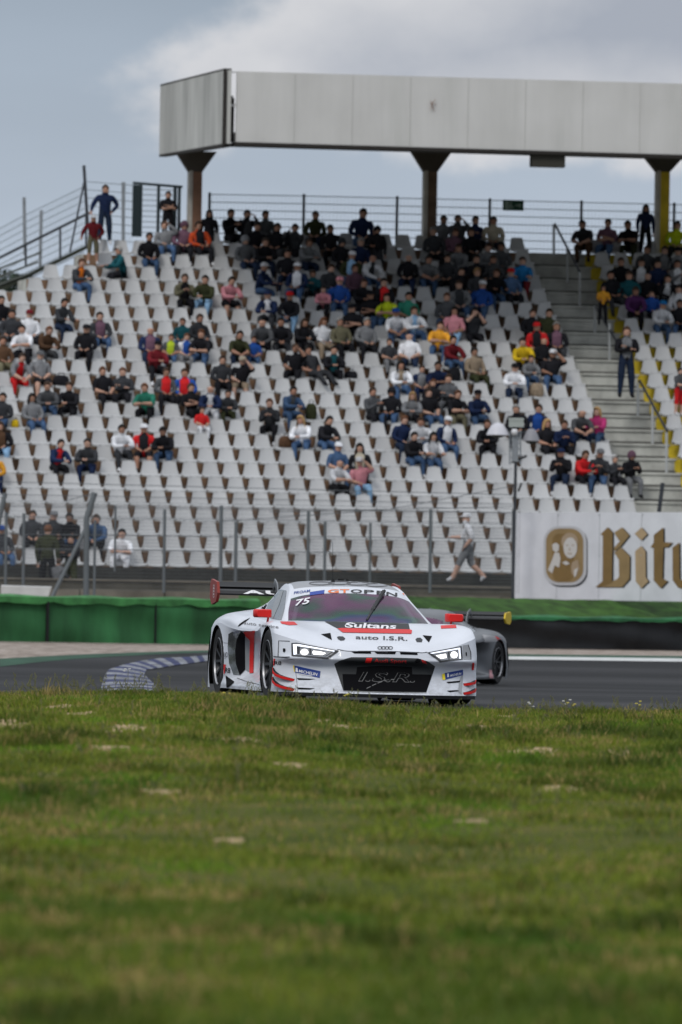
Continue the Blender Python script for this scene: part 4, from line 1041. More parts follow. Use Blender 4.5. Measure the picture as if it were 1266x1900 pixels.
# bags left on the seats
def bag(px, py, colr, label, w=.38, h=.30, row=None):
    i = min(range(NR), key=lambda i: abs(PX(st(t_at(px, RD*i, pan(i)), RD*i, pan(i)+h*.5))[1]-py)); t = t_at(px, RD*i, pan(i))
    o = empty('bag', st(t, RD*i-.02, pan(i)+.012), ALPHA+random.uniform(-.3, .3)); tag(o, label, 'bag', 'bags left on seats'); b = MB(); n = 12
    prof = [(.80, 0), (1., .15), (1., .45), (.92, .75), (.7, .95), (.3, 1.0), (0.001, 1.0)]
    for j, (r, z) in enumerate(prof):
        for k in range(n): a = 2*PI*k/n; c, s_ = math.cos(a), math.sin(a); b.v.append((abs(c)**.6*math.copysign(1, c)*w/2*r, abs(s_)**.6*math.copysign(1, s_)*.12*r, z*h))
    b.f = [(j*n+k, j*n+(k+1) % n, (j+1)*n+(k+1) % n, (j+1)*n+k) for j in range(len(prof)-1) for k in range(n)]+[tuple(range(n))[::-1]]; b.m = [0]*len(b.f)
    b.build('body', cmat(colr), o, smooth=50); s2 = MB(); s2.tube([(-w*.2, -.02, h*.9), (-w*.14, -.03, h*1.2), (w*.14, -.03, h*1.2), (w*.2, -.02, h*.9)], .012, n=6); s2.build('handle', cmat('black'), o, smooth=True)
bag(530, 820, 'brown', 'brown leather bag on a seat beside the blond person'); bag(113, 702, 'black', 'large black bag on a seat near the left edge', .45, .28)
bag(577, 758, 'olive', 'grey green backpack on a seat by the blue jacket', .30, .42); bag(651, 692, 'black', 'small black bag beside the person in black', .36, .2)
bag(843, 690, 'black', 'black backpack behind the person in grey', .34, .36); bag(996, 716, 'beige', 'beige cloth tote beside the person in jeans', .36, .36)
bag(28, 786, 'yellow', 'yellow bag on a seat at the left edge', .2, .2); 
# ------------------------------------------------------------------ race cars (local frame: x to the car's left, y backwards, z up)
CAR_T = math.radians(10.3); CAR_Y = 82.2; CAR_X = float(W(636, 1300, CAR_Y)[0])
CARM = Matrix.Translation((CAR_X, CAR_Y, 0.004)) @ Matrix.Rotation(CAR_T, 4, 'Z')
def crv(P, k):
    "Catmull-Rom along axis 0, k pieces per span"
    P = np.asarray(P, float); G = np.concatenate([[2*P[0]-P[1]], P, [2*P[-1]-P[-2]]]); out = []
    for i in range(len(P)-1):
        a, b, c, d = G[i:i+4]
        for j in range(k):
            t = j/k; out.append(.5*((2*b)+(c-a)*t+(2*a-5*b+4*c-d)*t*t+(3*b-a-3*c+d)*t**3))
    out.append(P[-1]); return np.array(out)
def dense(C, ku, kv):
    A = crv(C, ku); return np.swapaxes(crv(np.swapaxes(A, 0, 1), kv), 0, 1)
def mir(C): # half grid (rows, cols from the centre line outwards) -> full width
    C = np.asarray(C, float); M = C[:, ::-1].copy(); M[:, :, 0] *= -1; return np.concatenate([M[:, :-1], C], 1)
ARCH = ((-1.33, .352, .372), (1.45, .352, .364))
def arch_fix(G, side=None):
    "snap the grid to the wheel arches; returns the grid and a mask of kept cells"
    keep = np.ones((G.shape[0]-1, G.shape[1]-1), bool); ins = np.zeros(G.shape[:2], int)
    for n, (cy, cz, R) in enumerate(ARCH):
        d = np.hypot(G[..., 1]-cy, G[..., 2]-cz); ins[(d < R) & (np.abs(G[..., 0]) > .74)] = n+1
    cell = (ins[:-1, :-1] > 0).astype(int)+(ins[1:, :-1] > 0)+(ins[:-1, 1:] > 0)+(ins[1:, 1:] > 0)
    keep = cell < 4; use = np.zeros(G.shape[:2], bool)
    use[:-1, :-1] |= keep; use[1:, :-1] |= keep; use[:-1, 1:] |= keep; use[1:, 1:] |= keep
    for n, (cy, cz, R) in enumerate(ARCH):
        w = (ins == n+1) & use; dy = G[w][:, 1]-cy; dz = G[w][:, 2]-cz; l = np.maximum(np.hypot(dy, dz), 1e-6)
        q = G[w]; q[:, 1] = cy+dy/l*R; q[:, 2] = cz+dz/l*R; G[w] = q
    return G, keep
def grid_part(G, keep, name, m, parent, r=None, c=None, smooth=38):
    r0, r1 = r or (0, G.shape[0]-1); c0, c1 = c or (0, G.shape[1]-1)
    b = MB(); H = G[r0:r1+1, c0:c1+1]; n = H.shape[1]; b.v = [tuple(p) for p in H.reshape(-1, 3)]
    for i in range(H.shape[0]-1):
        for j in range(n-1):
            if keep is None or keep[r0+i, c0+j]: b.f.append((i*n+j, i*n+j+1, (i+1)*n+j+1, (i+1)*n+j)); b.m.append(0)
    used = sorted({q for f in b.f for q in f}); mp = {q: i for i, q in enumerate(used)}; b.v = [b.v[q] for q in used]; b.f = [tuple(mp[q] for q in f) for f in b.f]
    # outward normals
    o = np.array(b.v); f0 = b.f[len(b.f)//2]; p = o[list(f0)]; nn = np.cross(p[1]-p[0], p[2]-p[0]); ctr = np.array([0, .1, .45])
    if nn@(p.mean(0)-ctr) < 0: b.f = [f[::-1] for f in b.f]
    BODY_V.append((b.v, b.f))
    return b.build(name, m, parent, smooth=smooth, fix=False)
BODY_V = []
# ---- control points
XC = [0, .38, .50, .70, .84, .95, 1.0, 1.005]
YF = {0: [-2.30, -2.275, -2.235, -2.13, -2.02, -1.87, -1.72, -1.58],
      1: [-2.255, -2.235, -2.195, -2.10, -1.985, -1.84, -1.72, -1.58],
      2: [-2.20, -2.16, -2.105, -2.00, -1.895, -1.79, -1.70, -1.58],
      3: [-2.20, -2.155, -2.10, -1.995, -1.885, -1.785, -1.69, -1.58],
      4: [-2.245, -2.215, -2.175, -2.085, -1.97, -1.835, -1.71, -1.58],
      5: [-2.235, -2.205, -2.155, -2.05, -1.935, -1.81, -1.70, -1.58],
      6: [-2.225, -2.18, -2.125, -2.005, -1.89, -1.77, -1.68, -1.575]}
ZF = {0: [.095]*8, 1: [.14]*8, 2: [.26]*8, 3: [.36]*8, 4: [.415, .415, .415, .42, .42, .42, .42, .42], 5: [.455, .455, .46, .465, .47, .48, .50, .51], 6: [.505, .508, .525, .56, .60, .635, .655, .66]}
XF = {0: XC, 1: XC, 2: XC, 3: XC, 4: XC, 5: XC, 6: [0, .38, .50, .70, .83, .935, .985, 1.0]}
FRONT_C = [[(XF[r][c], YF[r][c], ZF[r][c]) for c in range(8)] for r in (0, 1, 2, 3, 4, 5, 6)]
TOP_C = [FRONT_C[6],
 [(0, -2.05, .575), (.38, -2.0, .578), (.50, -1.95, .588), (.69, -1.85, .62), (.82, -1.76, .66), (.925, -1.67, .69), (.98, -1.60, .70), (.998, -1.54, .69)],
 [(0, -1.72, .648), (.37, -1.68, .648), (.50, -1.65, .655), (.68, -1.60, .69), (.81, -1.55, .725), (.92, -1.50, .745), (.98, -1.46, .74), (1.0, -1.42, .728)],
 [(0, -1.33, .722), (.36, -1.30, .722), (.50, -1.28, .725), (.67, -1.27, .745), (.80, -1.26, .772), (.915, -1.25, .775), (.98, -1.25, .755), (1.003, -1.25, .737)],
 [(0, -.99, .790), (.36, -.96, .785), (.50, -.93, .782), (.66, -.90, .778), (.785, -.92, .782), (.90, -.95, .772), (.975, -.96, .745), (1.0, -.96, .715)],
 [(0, -.55, .82), (.36, -.55, .81), (.50, -.55, .80), (.655, -.55, .782), (.76, -.55, .765), (.87, -.55, .735), (.945, -.55, .700), (.968, -.55, .672)],
 [(0, 0, .84), (.36, 0, .83), (.50, 0, .82), (.66, 0, .795), (.77, 0, .77), (.87, 0, .738), (.94, 0, .70), (.96, 0, .668)],
 [(0, .5, .85), (.36, .5, .84), (.50, .5, .83), (.67, .5, .81), (.78, .5, .79), (.88, .5, .765), (.95, .5, .715), (.97, .5, .672)],
 [(0, .95, .88), (.36, .95, .87), (.50, .95, .86), (.68, .95, .835), (.80, .95, .825), (.90, .95, .815), (.98, .95, .77), (1.0, .95, .70)],
 [(0, 1.35, .90), (.36, 1.35, .89), (.50, 1.35, .88), (.68, 1.35, .86), (.80, 1.35, .85), (.92, 1.35, .835), (1.0, 1.35, .79), (1.03, 1.35, .74)],
 [(0, 1.75, .91), (.36, 1.75, .90), (.50, 1.75, .89), (.68, 1.75, .865), (.80, 1.75, .85), (.91, 1.75, .82), (.995, 1.75, .765), (1.035, 1.75, .69)],
 [(0, 2.14, .90), (.36, 2.14, .89), (.50, 2.13, .885), (.68, 2.10, .86), (.80, 2.05, .835), (.90, 2.0, .79), (.97, 1.97, .73), (1.0, 1.95, .66)]]
SY = [-1.575, -1.54, -1.42, -1.25, -.96, -.55, 0, .5, .95, 1.35, 1.75, 1.95]
SIDE_X = {.55: [1.004, 1.004, 1.004, 1.004, 1.0, .885, .83, .82, .985, 1.035, 1.04, 1.01], .42: [1.005, 1.005, 1.005, 1.005, 1.0, .85, .80, .79, .985, 1.035, 1.045, 1.02],
          .28: [1.005]*4+[1.0, .86, .81, .80, .985, 1.035, 1.05, 1.03], .19: [1.005]*4+[1.0, .93, .90, .89, .99, 1.035, 1.05, 1.03], .14: [1.005]*4+[1.0, 1.005, 1.005, 1.01, 1.02, 1.035, 1.05, 1.03], .09: [1.005]*4+[1.0, 1.015, 1.015, 1.02, 1.02, 1.035, 1.05, 1.03]}
def side_ctrl():
    rows = [[TOP_C[k][7] for k in range(12)]]
    for z, xs_ in SIDE_X.items(): rows.append([(xs_[k], SY[k], z if not (z == .55 and k < 4) else .56) for k in range(12)])
    return rows
REAR_C = [[TOP_C[11][c] for c in range(8)]]+[[(x, y+dy, z) for x, y in zip([0, .36, .5, .68, .8, .9, .98, 1.03-.02*(z > .5)], [2.16, 2.16, 2.15, 2.12, 2.07, 2.02, 1.98, 1.95])] for z, dy in ((.62, .03), (.40, .04), (.22, .02), (.12, -.03))]
CAN_C = [[(0, -1.06, .785), (.30, -1.02, .785), (.54, -.92, .78), (.70, -.77, .775), (.745, -.72, .77), (.80, -.66, .745)],
 [(0, -.74, .935), (.285, -.715, .928), (.505, -.635, .912), (.655, -.515, .880), (.70, -.46, .862), (.775, -.40, .755)],
 [(0, -.42, 1.062), (.26, -.40, 1.055), (.46, -.35, 1.035), (.592, -.27, .995), (.632, -.22, .975), (.77, -.10, .755)],
 [(0, -.19, 1.128), (.245, -.175, 1.122), (.435, -.13, 1.108), (.552, -.06, 1.085), (.588, -.02, 1.065), (.77, .12, .765)],
 [(0, .22, 1.180), (.235, .225, 1.175), (.42, .24, 1.163), (.525, .26, 1.135), (.562, .28, 1.112), (.775, .35, .775)],
 [(0, .62, 1.172), (.23, .62, 1.168), (.41, .62, 1.152), (.515, .62, 1.115), (.555, .62, 1.08), (.785, .62, .785)],
 [(0, 1.05, 1.105), (.23, 1.05, 1.10), (.40, 1.04, 1.08), (.51, 1.02, 1.025), (.565, .98, .98), (.785, .92, .82)],
 [(0, 1.55, .985), (.25, 1.54, .98), (.42, 1.50, .96), (.55, 1.42, .925), (.63, 1.35, .90), (.76, 1.20, .835)],
 [(0, 2.0, .905), (.27, 1.98, .90), (.45, 1.92, .89), (.60, 1.80, .87), (.68, 1.70, .86), (.76, 1.5, .84)]]
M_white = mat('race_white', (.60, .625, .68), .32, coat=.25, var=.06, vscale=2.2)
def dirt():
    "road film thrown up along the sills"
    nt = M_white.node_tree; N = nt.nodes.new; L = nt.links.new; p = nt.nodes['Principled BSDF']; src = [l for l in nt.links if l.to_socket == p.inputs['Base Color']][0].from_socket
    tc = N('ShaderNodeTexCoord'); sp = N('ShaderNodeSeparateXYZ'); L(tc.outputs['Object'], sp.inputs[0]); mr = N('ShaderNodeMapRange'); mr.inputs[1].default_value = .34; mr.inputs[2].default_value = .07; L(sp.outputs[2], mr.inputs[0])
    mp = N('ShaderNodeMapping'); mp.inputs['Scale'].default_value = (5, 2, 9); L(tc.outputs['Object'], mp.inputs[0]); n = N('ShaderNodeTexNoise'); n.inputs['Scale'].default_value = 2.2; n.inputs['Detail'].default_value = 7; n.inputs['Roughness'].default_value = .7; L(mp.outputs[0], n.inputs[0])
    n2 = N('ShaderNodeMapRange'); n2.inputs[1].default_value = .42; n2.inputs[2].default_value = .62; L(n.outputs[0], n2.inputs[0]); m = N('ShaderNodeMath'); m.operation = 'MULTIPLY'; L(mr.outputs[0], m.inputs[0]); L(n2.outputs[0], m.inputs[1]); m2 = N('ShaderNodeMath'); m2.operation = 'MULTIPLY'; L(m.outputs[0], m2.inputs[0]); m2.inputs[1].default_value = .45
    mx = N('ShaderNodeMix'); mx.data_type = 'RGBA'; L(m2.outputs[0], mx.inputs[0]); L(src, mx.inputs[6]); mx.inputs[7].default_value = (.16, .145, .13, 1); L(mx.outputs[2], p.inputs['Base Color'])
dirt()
M_dgrey = mat('race_grey', (.13, .135, .145), .34, metal=.55, var=.15, vscale=2)
M_blk = mat('satin_black', (.009, .0095, .010), .5, spec=.3)
M_matt = mat('matt_black', (.004, .004, .005), .9, spec=.1)
M_carbon = mat('carbon', (.009, .009, .010), .5, spec=.25)
M_red = mat('signal_red', (.60, .012, .010), .5, spec=.3)
M_roofg = mat('roof_silver', (.23, .235, .25), .35, coat=.3)
M_rubber = mat('rubber', (.016, .016, .017), .75, var=.3, vscale=12)
M_rim = mat('rim_dark', (.028, .028, .030), .35, metal=.6)
M_lip = mat('rim_lip', (.35, .35, .36), .3, metal=.8)
def glassm(nt, p, N, L):
    "dark laminated glass with the rainbow sheen of its tinted film"
    tc = N('ShaderNodeTexCoord'); mp = N('ShaderNodeMapping'); mp.inputs['Scale'].default_value = (.9, .0, 3.4); mp.inputs['Location'].default_value = (.25, 0, -.55); L(tc.outputs['Object'], mp.inputs[0])
    n = N('ShaderNodeTexNoise'); n.inputs['Scale'].default_value = 1.5; n.inputs['Detail'].default_value = 1.5; n.inputs['Distortion'].default_value = .8; L(mp.outputs[0], n.inputs[0])
    sp = N('ShaderNodeSeparateXYZ'); L(tc.outputs['Object'], sp.inputs[0])
    a = N('ShaderNodeMath'); a.operation = 'MULTIPLY_ADD'; a.inputs[1].default_value = 1.9; a.inputs[2].default_value = -1.80; L(sp.outputs[2], a.inputs[0])
    x2 = N('ShaderNodeMath'); x2.operation = 'POWER'; x2.inputs[1].default_value = 2; L(sp.outputs[0], x2.inputs[0])
    a2 = N('ShaderNodeMath'); a2.operation = 'MULTIPLY_ADD'; a2.inputs[1].default_value = .9; L(x2.outputs[0], a2.inputs[0]); L(a.outputs[0], a2.inputs[2])
    s = N('ShaderNodeMath'); s.operation = 'MULTIPLY_ADD'; s.inputs[1].default_value = 1.0; L(n.outputs[0], s.inputs[0]); L(a2.outputs[0], s.inputs[2])
    r = ramp(N, [(.0, (.14, .13, .07)), (.10, (.008, .035, .18)), (.20, (.012, .012, .15)), (.30, (.05, .012, .09)), (.38, (.010, .03, .11)), (.47, (.008, .075, .04)), (.54, (.03, .045, .045)), (.63, (.10, .018, .08)), (.76, (.13, .03, .095)), (.86, (.035, .035, .05)), (.94, (.03, .09, .05)), (1., (.02, .04, .04))])  # rainbow reflection painted as bands of base colour
    L(s.outputs[0], r.inputs[0]); L(r.outputs[0], p.inputs['Base Color']); p.inputs['Roughness'].default_value = .07; p.inputs['Specular IOR Level'].default_value = .3
    # let a little of the cabin show
    nt2 = nt; tr = N('ShaderNodeBsdfTransparent'); tr.inputs[0].default_value = (.75, .8, .85, 1); mx = N('ShaderNodeMixShader'); mx.inputs[0].default_value = .26
    out = nt.nodes['Material Output']; L(p.outputs[0], mx.inputs[1]); L(tr.outputs[0], mx.inputs[2]); L(mx.outputs[0], out.inputs[0])
M_wind = node_mat('windscreen_glass', glassm)
M_side = mat('side_glass', (.055, .06, .065), .08, spec=.9, coat=.5)
def wheel(name, parent, x, y, s):
    w = empty(name, (x, y, .352), 0, parent); R = .352; hw = .152
    t = MB(); t.lathe([(.235, -hw*.93*s), (.27, -hw*s), (.325, -hw*s), (.345, -hw*.86*s), (R, -hw*.6*s), (R, hw*.6*s), (.345, hw*.86*s), (.325, hw*s), (.27, hw*s), (.235, hw*.93*s)], (0, 0, 0), n=48); t.build('tyre', M_rubber, w, smooth=35)
    r = MB(); r.lathe([(.238, hw*.95*s), (.232, hw*.97*s), (.226, hw*.86*s), (.212, hw*.70*s), (.208, -hw*.8*s), (.238, -hw*.9*s)], (0, 0, 0), n=48)
    r.lathe([(.0, -.02*s), (.21, -.02*s)], (0, 0, 0), n=32, mi=1)
    for k in range(5):
        for dd in (-.16, .16):
            a = 2*PI*k/5+dd+.3; a2 = 2*PI*k/5+dd*1.9+.3
            r.bar((hw*.62*s, .045*math.cos(a), .045*math.sin(a)), (hw*.82*s, .222*math.cos(a2), .222*math.sin(a2)), .03, .026)
    r.lathe([(.001, hw*.80*s), (.03, hw*.80*s), (.045, hw*.7*s), (.055, hw*.4*s), (.055, 0)], (0, 0, 0), n=20)
    r.build('rim', [M_rim, M_matt], w, smooth=35)
    l = MB(); l.lathe([(.231, hw*.90*s), (.238, hw*.985*s), (.233, hw*1.0*s), (.226, hw*.90*s)], (0, 0, 0), n=48); l.build('rim_lip', M_lip, w, smooth=50)
    d = MB(); d.lathe([(.10, .0), (.175, 0), (.175, .02*s), (.10, .02*s)], (0, 0, 0), n=32); d.build('brake_disc', M_lip, w)
    return w
def car(root, M_body, detail=True):
    BODY_V.clear()
    F, kF = arch_fix(dense(mir(FRONT_C), 7, 10)); T, kT = arch_fix(dense(mir(TOP_C), 12, 8))
    bp = grid_part(F, kF, 'front_bumper', M_body, root)
    n = T.shape[1]-1; c3 = 8*4; nn = n-c3   # column of c3 from either side: cols run -c7..c7 (14 spans of 8)
    a, b = 4*8, n-4*8
    grid_part(T, kT, 'bonnet', M_body, root, r=(0, 48), c=(a, b))
    for s, (u, v) in ((-1, (0, a)), (1, (b, n))):
        grid_part(T, kT, 'front_fender', M_body, root, r=(0, 48), c=(u, v)); grid_part(T, kT, 'door_top', M_body, root, r=(48, 84), c=(u, v)); grid_part(T, kT, 'rear_fender', M_body, root, r=(84, 132), c=(u, v))
    grid_part(T, kT, 'rear_deck', M_body, root, r=(48, 132), c=(a, b))
    for s in (-1, 1):
        C = np.array(side_ctrl(), float); C[:, :, 0] *= s; G, kG = arch_fix(dense(C, 5, 14))
        m = G.shape[0]-1
        grid_part(G, kG, 'front_fender_side', M_body, root, r=(0, m), c=(0, 64)); grid_part(G, kG, 'door', M_body, root, r=(0, 20), c=(64, 104)); grid_part(G, kG, 'side_skirt', M_body, root, r=(20, m), c=(64, 104)); grid_part(G, kG, 'rear_fender_side', M_body, root, r=(0, m), c=(104, G.shape[1]-1))
    R_ = dense(mir(REAR_C), 5, 6); grid_part(R_, None, 'rear_bumper', M_blk, root)
    # canopy: cols 0..5 half => 10 spans of 8 -> 80
    K = dense(mir(CAN_C), 10, 8); kk = np.ones((K.shape[0]-1, K.shape[1]-1), bool)
    grid_part(K, kk, 'windscreen', M_wind, root, r=(0, 20), c=(16, 64))
    grid_part(K, kk, 'windscreen_banner', M_body, root, r=(20, 30), c=(16, 64))
    grid_part(K, kk, 'roof', M_roofg if M_body is M_white else M_body, root, r=(30, 60), c=(18, 62))
    grid_part(K, kk, 'rear_screen', M_carbon, root, r=(60, 80), c=(18, 62))
    for s in (-1, 1):
        lo, mid, hi = (0, 8, 16) if s < 0 else (72, 72, 64)
        grid_part(K, kk, 'roof_pillar', M_body, root, r=(0, 30), c=(0, 16) if s < 0 else (64, 80)); grid_part(K, kk, 'roof_rail', M_body, root, r=(30, 80), c=(0, 18) if s < 0 else (62, 80))
    # arch liners, floor, splitter, diffuser
    for s in (-1, 1):
        for cy, cz, R in ARCH:
            l = MB(); nn_ = 30; vs = []
            for k in range(nn_+1):
                a_ = -.35+(PI+.7)*k/nn_; vs += [(s*.64, cy+(R-.003)*math.cos(a_), cz+(R-.003)*math.sin(a_)), (s*(.985 if cy < 0 else .968), cy+(R-.003)*math.cos(a_), cz+(R-.003)*math.sin(a_))]
            l.add(vs, [(2*k, 2*k+1, 2*k+3, 2*k+2) for k in range(nn_)]); l.add([(s*.64, cy+(R-.003)*math.cos(2*PI*k/30), cz+(R-.003)*math.sin(2*PI*k/30)) for k in range(30)], [tuple(range(30))])
            l.build('arch_liner', M_matt, root, smooth=50)
    u = MB(); u.box((0, .0, .115), (1.24, 4.1, .08)); u.box((0, .05, .105), (1.88, 1.9, .07)); u.build('underbody', M_matt, root)
    sp = MB(); o = [(x, y) for x, y in zip([0, .38, .5, .7, .84, .95, .99], [-2.345, -2.32, -2.28, -2.18, -2.07, -1.92, -1.73])]; poly = [(-x, y) for x, y in o[::-1]]+o[1:]+[(.93, -1.70), (.66, -1.55), (-.66, -1.55), (-.93, -1.70)]
    sp.prism(poly, lambda x, y, t: (x, y, t), .062, .096); sp.build('front_splitter', M_carbon, root)
    for s in (-1, 1):
        w1 = wheel('wheel', root, s*.848, -1.33, s); w2 = wheel('wheel', root, s*.865, 1.45, s)
    # wing
    wg = empty('rear_wing', (0, 2.2, 1.02), 0, root)
    m = MB(); prof = [(-.16, .015), (-.10, .045), (0, .06), (.10, .055), (.165, .075), (.16, .06), (.08, .03), (0, .02), (-.10, 0), (-.15, -.002)]
    m.prism(prof, lambda x, y, t: (t, x, y), -.915, .915); m.build('main_plane', M_carbon, wg)
    m = MB(); m.prism([(.13, .085), (.17, .10), (.25, .135), (.252, .128), (.18, .08), (.14, .07)], lambda x, y, t: (t, x, y), -.915, .915); m.build('flap', M_blk, wg)
    for s in (-1, 1):
        m = MB(); m.prism([(-.19, .02), (-.13, .13), (.20, .16), (.27, .10), (.27, -.03), (.16, -.10), (-.10, -.07)], lambda x, y, t: (t, x, y), s*.917, s*.945)
        e = m.build('end_plate', mat('endplate_red', (.22, .03, .022), .5) if M_body is M_white else mat('endplate_yellow', (.6, .42, .02), .5), wg)
        m = MB(); m.prism([(-.32, -.22), (-.30, -.02), (-.20, .13), (-.06, .175), (.03, .08), (.0, .05), (-.06, .10), (-.16, .06), (-.22, -.04), (-.22, -.22)], lambda x, y, t: (t, x, y), s*.335-.007, s*.335+.007); m.build('wing_support', mat('strut_grey', (.20, .21, .22), .4, metal=.6), wg)
    if M_body is not M_white:
        for e in wg.children:
            if e.name.startswith('end_plate'): e.scale = (1, .78, .8); e.location.z = .01
    # mirrors
    for s in (-1, 1):
        mr = empty('mirror', (s*.955, -.75, .845), 0, root); m = MB()
        ring = lambda r, y, dz=0: [(s*(.082*r)*c_, y, dz+.040*r*s_) for c_, s_ in ((-1, -.8), (-.9, -1), (.85, -1), (1, -.7), (1, .6), (.85, .95), (-.9, 1), (-1, .8))]
        vs = ring(.8, -.10)+ring(1, -.06)+ring(1.04, .04)+ring(.98, .06); m.add(vs, [tuple(range(8))]+[(i*8+k, i*8+(k+1) % 8, (i+1)*8+(k+1) % 8, (i+1)*8+k) for i in range(3) for k in range(8)]+[tuple(range(24, 32))[::-1]])
        m.build('mirror_shell', M_red if M_body is M_white else M_body, mr, smooth=50); g = MB(); g.box((0, .0625, 0), (.135, .004, .058)); g.build('mirror_glass', M_lip, mr)
        g = MB(); g.tube([(-s*.06, .0, -.035), (-s*.055, .01, -.085), (-s*.03, .03, -.125), (s*.005, .05, -.15)] if s < 0 else [(-s*.03, 0, -.035), (-s*.03, .01, -.07), (-s*.04, .02, -.10)], .011, n=8); g.build('mirror_arm', M_red if M_body is M_white else M_blk, mr, smooth=True)
    # cabin
    cb = empty('cabin', (0, 0, .6), 0, root)
    m = MB(); m.box((0, .75, .15), (1.15, .05, .60)); m.box((0, -.48, .14), (1.05, .30, .06)); m.box((0, 0, -.12), (1.3, 1.7, .04)); m.build('bulkhead', M_matt, cb)
    m = MB(); t_ = .021
    for s in (-1, 1): m.tube([(s*.62, -.60, .16), (s*.50, -.20, .42), (s*.46, -.02, .49), (s*.45, .55, .50), (s*.52, .72, .10)], t_, n=8)
    m.tube([(-.46, -.02, .485), (.46, -.02, .485)], t_); m.tube([(-.46, .55, .49), (.46, .55, .49)], t_); m.tube([(-.46, .55, .48), (.50, .70, .05)], t_); m.tube([(.46, .55, .48), (-.50, .70, .05)], t_); m.tube([(-.60, -.45, .24), (-.52, .62, .2)], t_); m.tube([(.60, -.45, .24), (.52, .62, .2)], t_)
    m.build('roll_cage', mat('cage_grey', (.75, .76, .78), .5), cb, smooth=True)
    m = MB(); m.box((-.30, .35, .12), (.46, .14, .62)); m.box((-.46, .22, .30), (.08, .30, .26)); m.box((-.14, .22, .30), (.08, .30, .26)); m.build('racing_seat', M_blk, cb)
    m = MB(); m.lathe([(r_, z_) for r_, z_ in ((.001, .14), (.06, .13), (.11, .09), (.135, .02), (.13, -.05), (.10, -.11), (.05, -.13))], (-.30, .10, .34), axis='z', n=20); m.build('helmet', mat('helmet_white', (.6, .6, .62), .3), cb, smooth=50)
    m = MB(); m.prism([(-.09, -.01), (.09, -.01), (.10, .055), (-.10, .055)], lambda x, y, t: (-.30+x, t, .33+y), -.045, -.02); m.build('visor', M_blk, cb)
    m = MB(); m.tube([(-.42, .12, .16), (-.36, .08, .2), (-.30, .05, .2), (-.24, .08, .2), (-.18, .12, .16)], .11, n=10); m.build('driver_torso', cmat('blue'), cb, smooth=True)
    m = MB(); m.tube([(-.30+.15*math.cos(k*PI/8), -.22, .22+.12*math.sin(k*PI/8)) for k in range(16)], .014, closed=True); m.box((-.30, -.25, .2), (.12, .04, .05)); m.build('steering_wheel', M_blk, cb, smooth=True)
    return root
# ---- the white car
car1 = empty('race_car', CARM.translation, CAR_T); tag(car1, 'white race car number 75 with red mirrors and lit headlights cornering behind the grass', 'race car')
car1.rotation_euler = (0, math.radians(.35), CAR_T)
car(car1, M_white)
CARM = Matrix.LocRotScale(car1.location, car1.rotation_euler, None)
vs, fs = [], []
for v, f in BODY_V:
    k = len(vs); vs += v; fs += [tuple(i+k for i in q) for q in f]
BVH = BVHTree.FromPolygons([Vector(v) for v in vs], fs); INV = CARM.inverted()
Z1 = lambda X, Y: (370+X/2.389, 1050+Y/2.389); ZA = lambda X, Y: (370+X/4.689, 1060+Y/4.689); ZB = lambda X, Y: (620+X/3.7235, 1060+Y/3.7235); ZC = lambda X, Y: (540+X/5.275, 1070+Y/5.275); ZD = lambda X, Y: (600+X/5.755, 1190+Y/5.755)
def pj(px, py, off=.003):
    "the point of the bodywork that the photograph shows at a pixel, in the car's own frame"
    o = INV @ Vector(CP); d = (INV @ Vector(W(px, py, 80)))-o; d.normalize(); h = BVH.ray_cast(o, d)
    if h[0] is None: return None
    n = h[1] if h[1].dot(d) < 0 else -h[1]
    return h[0]+n*off-d*.001
def conform(vs2, faces, off=.003, step=2.2):
    "flat shape in photo pixels -> thin sheet lying on the bodywork"
    bm = bmesh.new(); V = [bm.verts.new((x, y, 0)) for x, y in vs2]
    for f in faces:
        try: bm.faces.new([V[i] for i in f])
        except ValueError: pass
    xs_, ys_ = [v[0] for v in vs2], [v[1] for v in vs2]
    for a, lo, hi in ((0, min(xs_), max(xs_)), (1, min(ys_), max(ys_))):
        q = math.floor(lo/step)*step+step
        while q < hi:
            co = (q, 0, 0) if a == 0 else (0, q, 0); no = (1, 0, 0) if a == 0 else (0, 1, 0)
            bmesh.ops.bisect_plane(bm, geom=bm.verts[:]+bm.edges[:]+bm.faces[:], dist=1e-5, plane_co=co, plane_no=no); q += step
    bm.verts.index_update(); P = [pj(v.co.x, v.co.y, off) for v in bm.verts]; b = MB()
    for f in bm.faces:
        idx = [v.index for v in f.verts]
        if all(P[i] is not None for i in idx):
            q = [P[i] for i in idx]
            if max((q[0]-p).length for p in q) < .3: b.add(q, [tuple(range(len(q)))])
    bm.free(); return b
def decal(name, poly, m, Z=ZD, off=.003, parent=None, step=2.2):
    pts = [Z(*p) for p in poly]
    return conform(pts, [tuple(range(len(pts)))], off, step).build(name, m, parent or car1, fix=False)
def text_b(txt, bl, br, h, Z, off=.005, shear=0., bold=0., up=None, step=2.2):
    "lettering whose baseline runs from bl to br and whose capitals are h tall (zoomed pixels)"
    v, f = curve_mesh(txt, 1., shear, bold, 'LEFT'); xs_ = [p[0] for p in v]; x0, x1 = min(xs_), max(xs_); out = []
    for x, y in v:
        t = (x-x0)/(x1-x0); out.append(Z(bl[0]+(br[0]-bl[0])*t, bl[1]+(br[1]-bl[1])*t-y*h))
    return conform(out, f, off, step)
def text(name, txt, bl, br, h, m, Z=ZD, off=.005, shear=0., bold=0., parent=None): return text_b(txt, bl, br, h, Z, off, shear, bold).build(name, m, parent or car1, fix=False)
